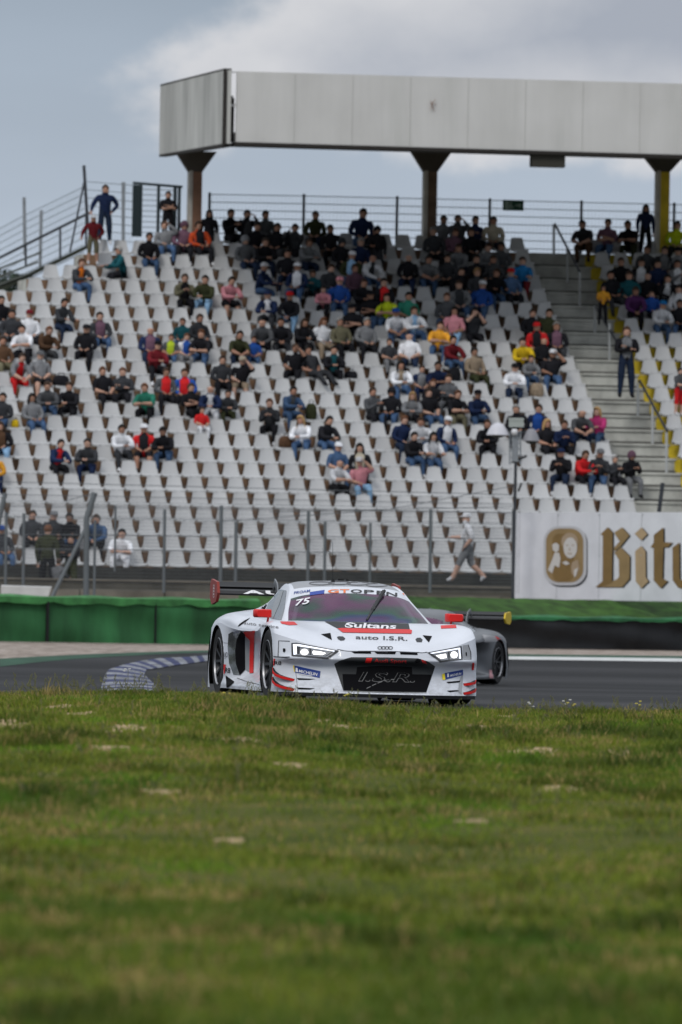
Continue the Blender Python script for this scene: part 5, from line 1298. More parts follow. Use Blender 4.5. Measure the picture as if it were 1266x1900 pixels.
def ring_poly(cx, cy, rx, ry, w, n=24):
    vs = [(cx+rx*math.cos(2*PI*k/n), cy+ry*math.sin(2*PI*k/n)) for k in range(n)]+[(cx+(rx-w)*math.cos(2*PI*k/n), cy+(ry-w)*math.sin(2*PI*k/n)) for k in range(n)]
    return vs, [(k, (k+1) % n, n+(k+1) % n, n+k) for k in range(n)]
def ell(cx, cy, rx, ry, n=16): return [(cx+rx*math.cos(2*PI*k/n), cy+ry*math.sin(2*PI*k/n)) for k in range(n)]
def stroke(name, pts, w, m, Z, off=.004):
    L_, R_ = [], []
    for i, p in enumerate(pts):
        a = Vector(pts[max(0, i-1)]); b = Vector(pts[min(len(pts)-1, i+1)]); d = (b-a).normalized(); n = Vector((-d.y, d.x))*w/2; L_.append((p[0]+n.x, p[1]+n.y)); R_.append((p[0]-n.x, p[1]-n.y))
    v = [Z(*q) for q in L_+R_]; n_ = len(pts); return conform(v, [(i, i+1, n_+i+1, n_+i) for i in range(n_-1)], off).build(name, m, car1, fix=False)
M_ink = mat('ink_black', (.012, .012, .014), .5); M_pale = mat('ink_white', (.72, .72, .74), .5); M_seam = mat('seam', (.03, .03, .035), .7); M_gshade = mat('grille_grey', (.020, .022, .024), .6, spec=.3)
M_lamp = mat('lamp_lit', (1, .98, .94), .3, emis=1.6); M_guide = mat('lamp_guide_lit', (.86, .90, 1.0), .3, emis=.75); M_drl = mat('lamp_guide', (.20, .21, .23), .2, coat=.3); M_house = mat('lamp_housing', (.02, .021, .024), .2, coat=.5); M_blu = mat('tyre_blue', (.012, .04, .22), .45); M_yel = mat('badge_yellow', (.75, .6, .02), .5); M_or = mat('ink_orange', (.75, .17, .03), .5)
def white_details():
    gr = decal('grille', [(300, 170), (660, 172), (1010, 182), (1120, 215), (1195, 265), (1100, 548), (660, 545), (215, 530), (118, 240), (180, 203)], M_gshade, ZD)
    decal('grille_mesh', [(205, 350), (350, 352), (362, 272), (650, 258), (945, 272), (950, 352), (1155, 356), (1098, 544), (660, 541), (220, 527)], M_matt, ZD, .005, gr)
    decal('badge', [(462, 180), (525, 180), (505, 225), (445, 223)], M_red, ZD, .007, gr)
    text('lettering', 'Audi Sport', (545, 220), (890, 228), 32, mat('ink_dull_red', (.40, .02, .02), .5), ZD, .007, parent=gr, bold=.01)
    text('lettering', 'I.S.R.', (375, 428), (975, 440), 100, mat('ink_grey', (.20, .20, .20), .6), ZD, .008, shear=.25, bold=.028, parent=gr)
    text('lettering', 'I.S.R.', (381, 426), (969, 438), 100, M_matt, ZD, .011, shear=.25, bold=.004, parent=gr)
    b = MB()
    for (x0, y0), (x1, y1) in zip([(462, 508), (520, 478), (580, 450), (650, 425), (720, 412)], [(505, 488), (565, 458), (630, 432), (700, 415), (780, 408)]):
        q = conform([ZD(x0, y0-4), ZD(x1, y1-4), ZD(x1, y1+3), ZD(x0, y0+3)], [(0, 1, 2, 3)], .009); b.add(q.v, q.f)
    b.build('swoosh', MATS['ink_grey'], gr, fix=False)
    stroke('splitter_edge', [(215, 534), (660, 548), (1100, 552)], 5, MATS['ink_grey'], ZD, .008)
    decal('scoop', [(1000, 190), (1040, 192), (1035, 218), (990, 225), (975, 210)], M_matt, ZD, .007, gr); decal('scoop_mark', [(1045, 195), (1090, 210), (1110, 238), (1060, 225)], MATS['ink_dull_red'], ZD, .007, gr)
    for p in ([(300, 112), (508, 108), (512, 132), (335, 130)], [(545, 110), (778, 113), (765, 137), (575, 134)], [(818, 116), (1005, 126), (1008, 146), (825, 139)]): decal('bonnet_slot', p, M_matt, ZD)
    stroke('bonnet_seam', [(150, 88), (245, 103), (300, 106), (660, 106), (1000, 119), (1060, 122), (1110, 116)], 5, M_seam, ZD, .003)
    rb = MB()
    for k in range(4): v, f = ring_poly(606+37*k, 73, 27, 17, 6); q = conform([ZD(*p) for p in v], f, .005); rb.add(q.v, q.f)
    rb.build('rings', M_ink, car1, fix=False)
    text('lettering', 'auto I.S.R.', (634, 612), (1140, 629), 36, M_ink, ZC, bold=.015)
    pn = decal('bonnet_panel', [(330, 442), (700, 452), (1152, 462), (1166, 524), (500, 512), (455, 508)], M_blk, ZC, .003)
    decal('bonnet_stripe', [(455, 510), (497, 506), (1165, 520), (1186, 528), (1180, 562), (845, 556), (508, 549)], M_red, ZC, .005)
    text('lettering', 'Sultans', (530, 503), (1030, 517), 47, M_pale, ZC, .008, bold=.035, shear=.1)
    stroke('lettering_flourish', [(528, 492), (545, 470), (580, 462), (630, 466)], 7, M_pale, ZC, .008)
    decal('bonnet_vent', [(295, 565), (387, 552), (402, 622), (375, 608)], M_matt, ZC); decal('bonnet_vent', [(990, 308), (1032, 312), (1018, 340), (1008, 330)], M_matt, Z1)
    decal('bonnet_scoop', [(450, 592), (470, 585), (510, 587), (533, 607), (522, 624), (488, 628), (460, 612)], M_gshade, ZC); decal('bonnet_scoop', [(958, 326), (966, 320), (980, 319), (990, 328), (986, 339), (964, 338)], M_gshade, Z1)
    decal('fender_stripe', [(358, 247), (420, 248), (436, 262), (400, 264), (365, 257)], M_red, Z1); decal('fender_stripe', [(1070, 265), (1137, 262), (1141, 276), (1072, 279)], M_red, Z1)
    # headlights
    h = decal('headlight', [(6, 650), (60, 647), (475, 727), (368, 807), (8, 779)], M_house, ZC, .004)
    decal('light_guide', [(24, 662), (75, 662), (435, 728), (425, 736), (60, 680), (62, 762), (30, 768)], M_guide, ZC, .007, h); decal('light_guide', [(70, 762), (345, 786), (425, 736), (432, 740), (355, 794), (32, 770)], M_drl, ZC, .007, h)
    decal('reflector', [(66, 688), (205, 706), (400, 738), (340, 780), (70, 758)], M_drl, ZC, .006, h)
    decal('bulb', ell(136, 742, 38, 32), M_lamp, ZC, .009, h); decal('bulb', [(222, 728), (300, 738), (345, 752), (310, 772), (225, 766), (212, 745)], M_lamp, ZC, .009, h); decal('lamp_divider', [(184, 705), (202, 706), (200, 770), (186, 768)], M_house, ZC, .010, h); decal('lamp_divider', [(62, 686), (92, 692), (84, 760), (68, 758)], M_house, ZC, .010, h)
    h = decal('headlight', [(643, 562), (880, 517), (889, 612), (733, 629)], M_house, ZB, .004)
    decal('light_guide', [(660, 566), (868, 528), (874, 606), (862, 607), (856, 541), (676, 572)], M_guide, ZB, .007, h); decal('reflector', [(680, 575), (855, 543), (862, 606), (738, 618)], M_drl, ZB, .006, h)
    decal('bulb', [(700, 584), (770, 572), (775, 602), (736, 608)], M_lamp, ZB, .009, h); decal('bulb', ell(826, 580, 24, 24), M_lamp, ZB, .009, h); decal('lamp_divider', [(783, 560), (793, 558), (797, 610), (788, 612)], M_house, ZB, .010, h)
    # fender ends beside the lamps
    stroke('fender_seam', [(350, 400), (353, 332), (402, 334)], 3, M_seam, Z1); stroke('fender_seam', [(325, 402), (365, 404), (402, 404)], 3, M_seam, Z1); decal('fender_latch', [(372, 366), (382, 366), (384, 375), (378, 384), (372, 380)], M_matt, Z1, .005)
    decal('side_scoop', [(888, 512), (922, 507), (943, 560), (943, 608), (893, 611)], mat('shade_grey', (.30, .31, .33), .4), ZB, .003); stroke('side_scoop_edge', [(925, 507), (943, 560), (945, 610)], 5, M_ink, ZB); decal('fender_latch', [(906, 560), (914, 560), (916, 585), (908, 585)], M_matt, ZB, .006)
    # tyre maker's plates
    b = decal('sponsor_plate', [(826, 818), (1056, 870), (1048, 930), (832, 880)], M_blu, ZA, .004); text('lettering', 'MICHELIN', (868, 880), (1030, 913), 26, M_pale, ZA, .007, shear=.2, bold=.02, parent=b); decal('plate_stripe', [(818, 818), (828, 818), (834, 880), (826, 870)], M_yel, ZA, .006, b); stroke('plate_line', [(868, 893), (985, 915)], 5, M_pale, ZA, .007); decal('plate_figure', [(842, 838), (858, 842), (862, 880), (840, 874)], M_pale, ZA, .007, b)
    b = decal('sponsor_plate', [(760, 704), (889, 679), (889, 718), (766, 750)], M_blu, ZB, .004); text('lettering', 'MICHELIN', (800, 730), (876, 714), 16, M_pale, ZB, .007, shear=.2, bold=.02, parent=b); decal('plate_stripe', [(744, 712), (762, 704), (768, 750), (748, 753)], M_yel, ZB, .006, b); decal('plate_figure', [(778, 708), (790, 706), (792, 730), (780, 734)], M_pale, ZB, .007, b)
    # model badges
    decal('badge', [(634, 762), (662, 760), (656, 820), (630, 820)], M_red, ZA, .004); text('lettering', 'R8', (655, 812), (716, 812), 32, M_ink, ZA, .005, bold=.02)
    decal('badge', [(203, 808), (234, 811), (222, 893), (196, 890)], M_red, ZA, .004); text('lettering', 'R8', (228, 880), (272, 886), 44, M_ink, ZA, .005, bold=.02)
    decal('badge', [(955, 632), (968, 632), (964, 682), (950, 682)], M_red, ZB, .004)
    # banner
    for ch, bl, br, hh, mm in (('G', (362, 163), (470, 161), 33, M_or), ('T', (478, 160), (572, 160), 33, M_or), ('O', (585, 161), (697, 163), 33, M_ink), ('P', (716, 165), (815, 169), 33, M_ink), ('E', (838, 173), (920, 181), 33, M_ink), ('N', (934, 184), (1040, 196), 33, M_ink)):
        text('lettering', ch, bl, br, hh, mm, ZC, .005, bold=.03)
    text('lettering', 'PROAM', (30, 174), (190, 152), 24, M_blu, ZC, .005, shear=.15, bold=.02); decal('banner_flag', [(188, 153), (330, 132), (324, 168), (183, 186)], mat('flag_blue', (.02, .055, .30), .5), ZC, .004)
    text('lettering', '75', (45, 290), (190, 264), 55, M_pale, ZC, .008, shear=.2, bold=.03); decal('banner_mark', [(1088, 163), (1150, 172), (1160, 190), (1105, 182)], M_or, ZC, .004)
    rb = MB()
    for k, (cx, cy) in enumerate(((290, 66), (475, 62), (655, 68), (845, 82))): v, f = ring_poly(cx, cy, 112, 19, 7, 32); q = conform([ZC(*p) for p in v], f, .004); rb.add(q.v, q.f)
    rb.build('roof_rings', mat('ring_grey', (.09, .09, .095), .5), car1, fix=False)
    # flank
    decal('side_window', [(760, 168), (712, 160), (660, 185), (622, 232), (585, 330), (600, 395), (620, 408), (715, 428), (742, 330)], M_side, ZA, .004); decal('side_window', [(650, 195), (606, 240), (540, 325), (572, 332), (600, 272)], M_matt, ZA, .004)
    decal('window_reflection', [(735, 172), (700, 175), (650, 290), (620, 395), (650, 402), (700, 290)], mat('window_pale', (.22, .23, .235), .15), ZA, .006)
    decal('body_slash', [(336, 482), (352, 460), (395, 430), (446, 405), (404, 442), (350, 478)], M_matt, ZA, .004)
    text('lettering', 'auto service', (388, 462), (690, 500), 26, mat('ink_soft', (.16, .16, .17), .6), ZA, .004, bold=.01)
    decal('intake_panel', [(258, 545), (290, 525), (365, 518), (330, 590), (316, 690), (322, 800), (352, 905), (300, 900), (262, 800), (250, 660)], mat('intake_gloss', (.10, .11, .11), .12, coat=.8, metal=.4, var=.5, vscale=7), ZA, .005); decal('intake_mouth', [(365, 518), (402, 545), (404, 855), (355, 908), (322, 800), (316, 690), (330, 590)], M_matt, ZA, .006)
    decal('door_panel', [(402, 560), (442, 560), (442, 880), (402, 858)], mat('door_grey', (.22, .23, .24), .4), ZA, .005); decal('door_stripe', [(388, 524), (488, 519), (482, 560), (474, 886), (440, 890), (444, 600), (405, 560)], M_red, ZA, .006)
    decal('skirt_vent', [(232, 905), (306, 962), (300, 975), (240, 1022)], M_matt, ZA, .004); text('lettering', 'SAJO', (200, 748), (250, 748), 44, M_ink, ZA, .004)
    stroke('body_seam', [(196, 620), (250, 626)], 3, M_seam, ZA); stroke('body_seam', [(330, 930), (420, 965), (540, 990)], 4, M_seam, ZA); stroke('body_seam', [(628, 738), (715, 745), (830, 770)], 3, M_seam, ZA); stroke('body_seam', [(835, 820), (860, 1060)], 3, M_seam, ZA)
    for p in ([(848, 930), (1015, 938), (960, 946), (862, 945)], [(855, 1012), (1012, 1020), (960, 1030), (862, 1028)]): decal('bumper_slit', p, M_matt, ZA, .004)
    for p in ([(775, 765), (872, 757), (866, 768), (790, 775)], [(778, 826), (850, 822), (866, 828), (800, 836)]): decal('bumper_slit', p, M_matt, ZB, .004)
    decal('shade_panel', [(862, 765), (885, 700), (893, 700), (880, 850), (858, 835)], MATS['shade_grey'], ZB, .003)
    # dive planes
    def blade(pts, Z, out, drop=.0):
        P = [pj(*Z(*p), 0) for p in pts]; P = [p for p in P if p is not None]; b = MB(); r_ = MB(); n = len(P); vs = []; rv = []
        for i, p in enumerate(P):
            w = out*math.sin(PI*min(1, (i+.15)/(n-.6)))**.6 if i < n-1 else .008; d = Vector((p.x/abs(p.x)*.85, -.5, .04)).normalized()
            vs += [p-d*.01, p+d*w, p+d*w-Vector((0, 0, .005)), p-d*.01-Vector((0, 0, .005))]; rv += [p+d*(w-.002)+Vector((0, 0, .002)), p+d*(w+.004)+Vector((0, 0, .002)), p+d*(w+.004)-Vector((0, 0, .022)), p+d*(w-.002)-Vector((0, 0, .022))]
        q = [(i*4+k, i*4+(k+1) % 4, (i+1)*4+(k+1) % 4, (i+1)*4+k) for i in range(n-1) for k in range(4)]
        b.add(vs, q); o = b.build('dive_plane', M_carbon, car1); r_.add(rv, q); r_.build('dive_plane_edge', M_red, o)
    blade([(648, 838), (668, 870), (700, 895), (750, 915), (800, 928), (832, 938)], ZA, .055); blade([(644, 918), (664, 950), (700, 980), (750, 1000), (800, 1012), (830, 1022)], ZA, .055)
    blade([(985, 735), (970, 752), (945, 765), (915, 772), (890, 776)], ZB, .05); blade([(985, 792), (970, 808), (945, 822), (915, 832), (890, 838)], ZB, .05)
    # wiper and aerial
    a = pj(*ZC(742, 445), .02); c = pj(*ZC(905, 170), .035); w = MB(); w.bar(a, a.lerp(c, .55), .018, .014, w2=.022); w.bar(a.lerp(c, .35), c, .034, .02); w.bar(a.lerp(c, .42)+Vector((.012, 0, 0)), c+Vector((.004, 0, .0)), .010, .03); w.build('wiper', M_blk, car1)
    p = pj(618, 1079.5, 0) or Vector((-.09, .2, 1.18)); w = MB(); w.bar(p, p+Vector((-.012, .0, .40)), .006, n=6, w2=.003); w.lathe([(.001, .03), (.015, .03), (.02, 0)], p, axis='z', n=10); w.build('aerial', M_blk, car1)
    p = Vector((.0, .30, 1.182)); w = MB(); w.box(p+Vector((0, 0, .012)), (.06, .08, .02)); w.box(p+Vector((.07, .02, .01)), (.03, .05, .02)); w.build('roof_sensor', M_blk, car1)
    # wing lettering and end plate badge
    wg = [o for o in car1.children if o.name.startswith('rear_wing')][0]
    v, f = curve_mesh('AUDI', .10, 0, .006, 'LEFT', 1.2); b = MB(); b.add([(-.66+x*1.9, -.165+y*.3, .018+y*.34) for x, y in v], f); b.build('lettering', M_pale, wg, fix=False)
    b = MB()
    for k in range(3): v, f = ring_poly(0, .01+k*.035-.01, .03, .026, .008, 16); b.add([(-.948, -.19+.19+y*0+x*1.2+.02, .03+y) for x, y in v], f)
    b2 = MB()
    for k in range(4): v, f = ring_poly(0, k*.03, .045, .021, .007, 16); b2.add([(-.9465, x+.03, -.03+y+.02) for x, y in v], f)
    b2.build('badge', M_pale, wg, fix=False)
white_details()
# ---- the grey car behind
C2T = math.radians(-17); P2 = W(905, 1270, 132.5); car2 = empty('race_car', (float(P2[0])-(.865*math.cos(C2T)-1.375*math.sin(C2T)), 132.5-(.865*math.sin(C2T)+1.375*math.cos(C2T)), float(P2[2])+.004), C2T); tag(car2, 'dark grey race car with a yellow wing end plate half hidden behind the white car', 'race car')
car(car2, M_dgrey)
def grey_details():
    "simple livery on the flank that shows"
    vs, fs = [], []
    for v, f in BODY_V:
        k = len(vs); vs += v; fs += [tuple(i+k for i in q) for q in f]
    global BVH, INV
    M = Matrix.LocRotScale(car2.location, car2.rotation_euler, None); BVH = BVHTree.FromPolygons([Vector(v) for v in vs], fs); INV = M.inverted()
    I = lambda X, Y: (X, Y)
    def d2(name, poly, m, off=.004): conform(poly, [tuple(range(len(poly)))], off).build(name, m, car2, fix=False)
    d2('side_window', [(838, 1150), (850, 1144), (868, 1152), (884, 1170), (878, 1176), (850, 1170)], M_side)
    d2('flank_mark', [(895, 1178), (918, 1180), (926, 1190), (900, 1192)], mat('mark_grey', (.30, .30, .31), .5)); d2('flank_mark', [(918, 1180), (930, 1186), (934, 1194), (924, 1190)], M_red)
    d2('number_mark', [(908, 1243), (915, 1243), (915, 1262), (908, 1262)], mat('mark_pink', (.5, .25, .27), .5))
grey_details()
# ------------------------------------------------------------------ advertisement board
def board():
    DD = lambda x: 204-4.5*(x-955)/311
    root = empty('advertising_board', Vector(W(1110, 1112, DD(1110)))); tag(root, 'long white advertisement with gold blackletter word and round emblem', 'advertisement'); inv = -root.location
    _a = Vector(W(955, 1112, 204)); _b = Vector(W(1266, 1116, 199.5)); _n = Vector((_b.y-_a.y, _a.x-_b.x, 0)).normalized()
    def P(x, y, o=0):
        d = Vector(W(x, y, 1))-Vector(CP); t = (_a+_n*o-Vector(CP)).dot(_n)/d.dot(_n); return Vector(CP)+d*t+inv
    top = lambda x: 951.3-.003*(x-957); bot = lambda x: 1112+.0135*(x-953)
    m = MB(); q = [P(953.5, bot(953)), P(957, top(957)), P(1700, top(1700)), P(1700, bot(1700))]; q += [v+Vector((0, .18, 0)) for v in q]
    m.add(q, [(0, 1, 2, 3), (7, 6, 5, 4), (0, 4, 5, 1), (1, 5, 6, 2), (2, 6, 7, 3), (3, 7, 4, 0)]); m.build('panel', mat('board_white', (.62, .63, .67), .55, var=.10, vscale=1.2), root)
    s = MB()
    for x in (1033, 1111, 1189, 1267, 1345): s.bar(P(x-.5, bot(x)-1, .004), P(x+2.2, top(x)+1, .004), .010, .010)
    for x, y in ((1036, 955), (1112, 955), (1192, 955), (1112, 1031), (1190, 1030)): s.box(P(x, y, .01), (.03, .02, .03))
    s.build('panel_joint', mat('joint_grey', (.33, .34, .36), .7), root)
    gold = [mat('gold_dark', (.20, .125, .045), .5, var=.15, vscale=2), mat('gold_mid', (.27, .185, .085), .5, var=.15, vscale=2), mat('gold_light', (.40, .29, .17), .5, var=.12, vscale=2)]; blk = mat('board_black', (.02, .025, .03), .6)
    ZE = lambda x, y: (1000+x/4.759, 965+y/4.759)
    def shape(name, polys, m_, o=.012, sh=True):
        b = MB(); k = MB()
        for p in polys:
            pts = [P(*ZE(*q), o) for q in p]; b.add(pts, [tuple(range(len(pts)))])
            if sh: pts = [P(*ZE(q[0]+14, q[1]+6), o-.006) for q in p]; k.add(pts, [tuple(range(len(pts)))])
        r = b.build(name, m_, root, fix=False)
        if sh: k.build('letter_shadow', blk, r, fix=False)
        return r
    shape('letter', [[(545, 125), (608, 62), (652, 108), (646, 540), (640, 556), (562, 590), (500, 592), (562, 540), (565, 138)]], gold[0])
    shape('letter', [[(668, 108), (735, 64), (800, 135), (722, 232), (664, 275), (664, 243), (714, 188), (678, 132)], [(664, 290), (724, 240), (803, 318), (801, 520), (735, 592), (560, 592), (648, 540), (690, 522), (708, 500), (706, 352), (680, 305)]], gold[1])
    shape('letter', [[(845, 120), (908, 64), (958, 125), (905, 180)], [(850, 275), (905, 228), (942, 275), (945, 505), (970, 540), (905, 603), (855, 540)]], gold[2])
    shape('letter', [[(1015, 130), (1100, 64), (1101, 195), (1178, 199), (1140, 238), (1100, 240), (1092, 515), (1138, 538), (1078, 603), (1014, 532), (1014, 245), (985, 240), (1014, 200)]], gold[0])
    shape('letter', [[(1180, 242), (1240, 198), (1243, 520), (1290, 545), (1340, 520), (1352, 350), (1262, 352), (1330, 300), (1400, 350), (1395, 545), (1300, 603), (1230, 596), (1182, 530)]], gold[0])
    # emblem
    def rr(cx, cy, a, b, r, n=6):
        o = []
        for sx, sy, t0 in ((1, 1, 0), (-1, 1, 1), (-1, -1, 2), (1, -1, 3)):
            for k in range(n+1): t = (t0+k/n)*PI/2; o.append((cx+sx*(a-r)+r*math.cos(t), cy+sy*(b-r)+r*math.sin(t)))
        return o
    e = MB()
    def lay(name, poly, m_, o, par): pts = [P(*ZE(*q), o) for q in poly]; b = MB(); b.add(pts, [tuple(range(len(pts)))]); return b.build(name, m_, par, fix=False)
    em = lay('emblem', rr(244, 328, 186, 262, 130), blk, .010, root)
    lay('emblem_rim', rr(232, 315, 190, 262, 135), mat('rim_silver', (.46, .46, .48), .5), .016, em); lay('emblem_field', rr(228, 312, 165, 238, 115), gold[1], .022, em); lay('emblem_field', rr(215, 330, 95, 210, 60), gold[0], .026, em)
    E_ = lambda cx, cy, a, b, n=20: [(cx+a*math.cos(2*PI*k/n), cy+b*math.sin(2*PI*k/n)) for k in range(n)]
    M_p = mat('emblem_pale', (.52, .50, .48), .6); M_q = mat('emblem_tan', (.33, .25, .17), .6)
    lay('emblem_hair', E_(272, 190, 74, 78), M_q, .030, em); lay('emblem_face', E_(278, 245, 60, 92), M_p, .034, em)
    for p in (E_(250, 222, 12, 5), E_(300, 222, 12, 5), E_(272, 258, 5, 16), E_(272, 296, 24, 5)): lay('emblem_feature', p, M_q, .038, em)
    lay('emblem_glass', [(118, 215), (150, 200), (180, 218), (176, 270), (150, 285), (124, 265)], M_p, .034, em); lay('emblem_hand', [(140, 285), (180, 290), (192, 340), (180, 420), (140, 400), (118, 470), (80, 440), (118, 350)], M_p, .032, em)
    lay('emblem_collar', [(205, 375), (240, 360), (275, 385), (240, 398)], M_p, .034, em); lay('emblem_sleeve', [(295, 370), (345, 350), (360, 430), (318, 510), (290, 470), (285, 410)], M_q, .032, em); lay('emblem_sleeve', [(310, 440), (345, 420), (330, 490), (312, 505)], M_p, .034, em)
board()
# ------------------------------------------------------------------ loudspeaker mast at the end of the board
def mast():
    D = 202.6; root = empty('loudspeaker_mast', Vector(W(954, 1112, D))); tag(root, 'dark mast with two white horn loudspeakers and a camera box left of the advertisement', 'loudspeaker mast'); inv = -root.location
    P = lambda x, y, o=0: Vector(W(x, y, D-o))+inv; s = D/FPX
    m = MB(); m.bar(P(952, 1112), P(957.5, 842), .075, n=8); m.bar(P(951, 1112, -.05), P(952.5, 945, -.05), .06); m.build('pole', M_dsteel, root)
    m = MB()
    for x in (946, 966): m.bar(P(x, 862), P(x, 800), .04)
    for k in range(6): m.bar(P(946, 860-k*11), P(966, 855-k*11), .025)
    m.box(P(956, 830), (.16, .12, .7)); m.build('bracket', M_steel, root)
    m = MB(); m.box(P(958, 778), (28*s, .22, 5*s)); m.box(P(958, 786), (27*s, .2, 13*s)); m.build('camera_box', mat('box_pale', (.33, .36, .34), .5), root)
    m = MB(); m.lathe([(.001, -.10), (.06, -.08), (.085, 0), (.06, .06), (.001, .07)], P(955, 801, .1), axis='z', n=14); m.build('lamp_dome', mat('dome_white', (.62, .62, .64), .4), root, smooth=60)
    hw = mat('horn_white', (.50, .50, .54), .4); hd = mat('horn_inside', (.05, .055, .055), .7)
    for cx, cy, w in ((924, 792, 1.25), (986, 803, .95)):
        h = MB(); h.lathe([(.03, .10), (.07, .09), (.12*w, .04), (.17*w, -.05), (.215*w, -.17), (.225*w, -.20)], P(cx, cy, .08), axis='z', n=24); o = h.build('horn', hw if w > 1 else mat('horn_grey', (.22, .22, .24), .5), root, smooth=60)
        i = MB(); i.lathe([(.222*w, -.195), (.17*w, -.21), (.09, -.26), (.001, -.28)], P(cx, cy, .08), axis='z', n=24); i.build('horn_throat', hd, o, smooth=60)
        b = MB(); b.bar(P(cx, cy-5), P(956, 806), .04); b.build('horn_arm', M_dsteel, o)
    m = MB(); m.bar(P(950, 858), P(978, 846), .07, .05); m.bar(P(962, 912), P(968, 896), .05); m.build('clamp', M_blk, root)
mast()
# ------------------------------------------------------------------ catch fence in front of the stand
def catch_fence():
    D = 197.; root = empty('catch_fence', Vector(W(400, 1100, D))); tag(root, 'tall galvanised catch fence with cables in front of the lower seats', 'fence'); inv = -root.location
    P = lambda x, y, o=0: Vector(W(x, y, D-o))+inv
    for x, y0, y1, w in ((10, 950, 1100, .07), (43, 952, 1100, .07), (175, 965, 1105, .07), (213, 938, 1060, .05), (304, 945, 1100, .07), (409, 938, 1100, .085), (437, 968, 1100, .08), (571, 948, 1100, .08), (602, 968, 1100, .07), (686, 970, 1100, .06), (798, 945, 1100, .08)):
        m = MB(); m.bar(P(x, y1), P(x+(y1-y0)*.012, y0), w, n=6); m.build('post', mat('post_grey', (.13, .145, .155), .6, metal=.2), root)
    m = MB(); m.tube([P(160, 1115), P(161, 962), P(176, 914)], .072, n=8); m.build('main_post', MATS['post_grey'], root)
    m = MB(); m.bar(P(95, 1112, .2), P(157, 985), .10, n=8); m.build('brace', MATS['post_grey'], root)
    m = MB(); m.tube([P(-60, 1100), P(-6, 985), P(10, 915)], .055); m.build('main_post', MATS['post_grey'], root)
    c = MB()
    for (x0, y0), (x1, y1) in (((-30, 893), (952, 918)), ((-30, 917), (952, 935)), ((-30, 938), (952, 952)), ((-30, 957), (952, 972)), ((-30, 990), (952, 1000)), ((-30, 1018), (952, 1028)), ((722, 945), (952, 902)), ((405, 968), (722, 945)), ((175, 915), (120, 930)), ((500, 950), (952, 940))):
        c.bar(P(x0, y0), P(x1, y1), .013, .016)
    c.build('cable', mat('cable_grey', (.11, .12, .13), .6), root)
    w = MB()
    for k in range(0, 235): x = -20+k*4.2; w.bar(P(x, 1100), P(x+1.8, 925+.018*x), .0065)
    for k in range(28): y = 930+k*6.2; w.bar(P(-30, y-8), P(952, y+8), .0065)
    w.build('wire_mesh', mat('mesh_grey', (.10, .11, .12), .6), root)
catch_fence()
m_ = MB(); D_b = 193; q_ = [Vector(W(x, y, D_b)) for x, y in ((2, 1113), (88, 1113), (95, 1090), (2, 1087))]; o_ = empty('low_board', q_[0]); inv_ = -o_.location
tag(o_, 'low white board leaning behind the green tyre wall at lower left', 'board'); m_.add([v+inv_ for v in q_]+[v+inv_+Vector((0, .5, .02)) for v in q_], [(0, 1, 2, 3), (7, 6, 5, 4), (0, 4, 5, 1), (1, 5, 6, 2), (2, 6, 7, 3), (3, 7, 4, 0)]); m_.build('panel', mat('low_white', (.50, .50, .49), .7, var=.15), o_)
b_ = MB(); b_.bar(W(1223, 950, 205), W(1230, 896, 205), .10); tag(b_.build('short_post', M_dsteel), 'short black leaning post just above the advertisement near the right edge', 'post')
# bolts that fix the black belt
for k_, (x_, y_) in enumerate(((1029, 1150), (1029, 1179), (1125, 1151), (1127, 1177))):
    b_ = MB(); b_.lathe([(.001, -.02), (.05, -.018), (.06, 0), (.05, .02)], W(x_, y_, 197.2), axis='y', n=12); tag(b_.build('bolt_plate', mat('bolt_grey', (.22, .23, .24), .6)), 'small grey round plate on black tyre wall, %s %s' % (('upper', 'lower')[k_ % 2], ('left', 'right')[k_//2]), 'plate', 'round plates on the black tyre wall')
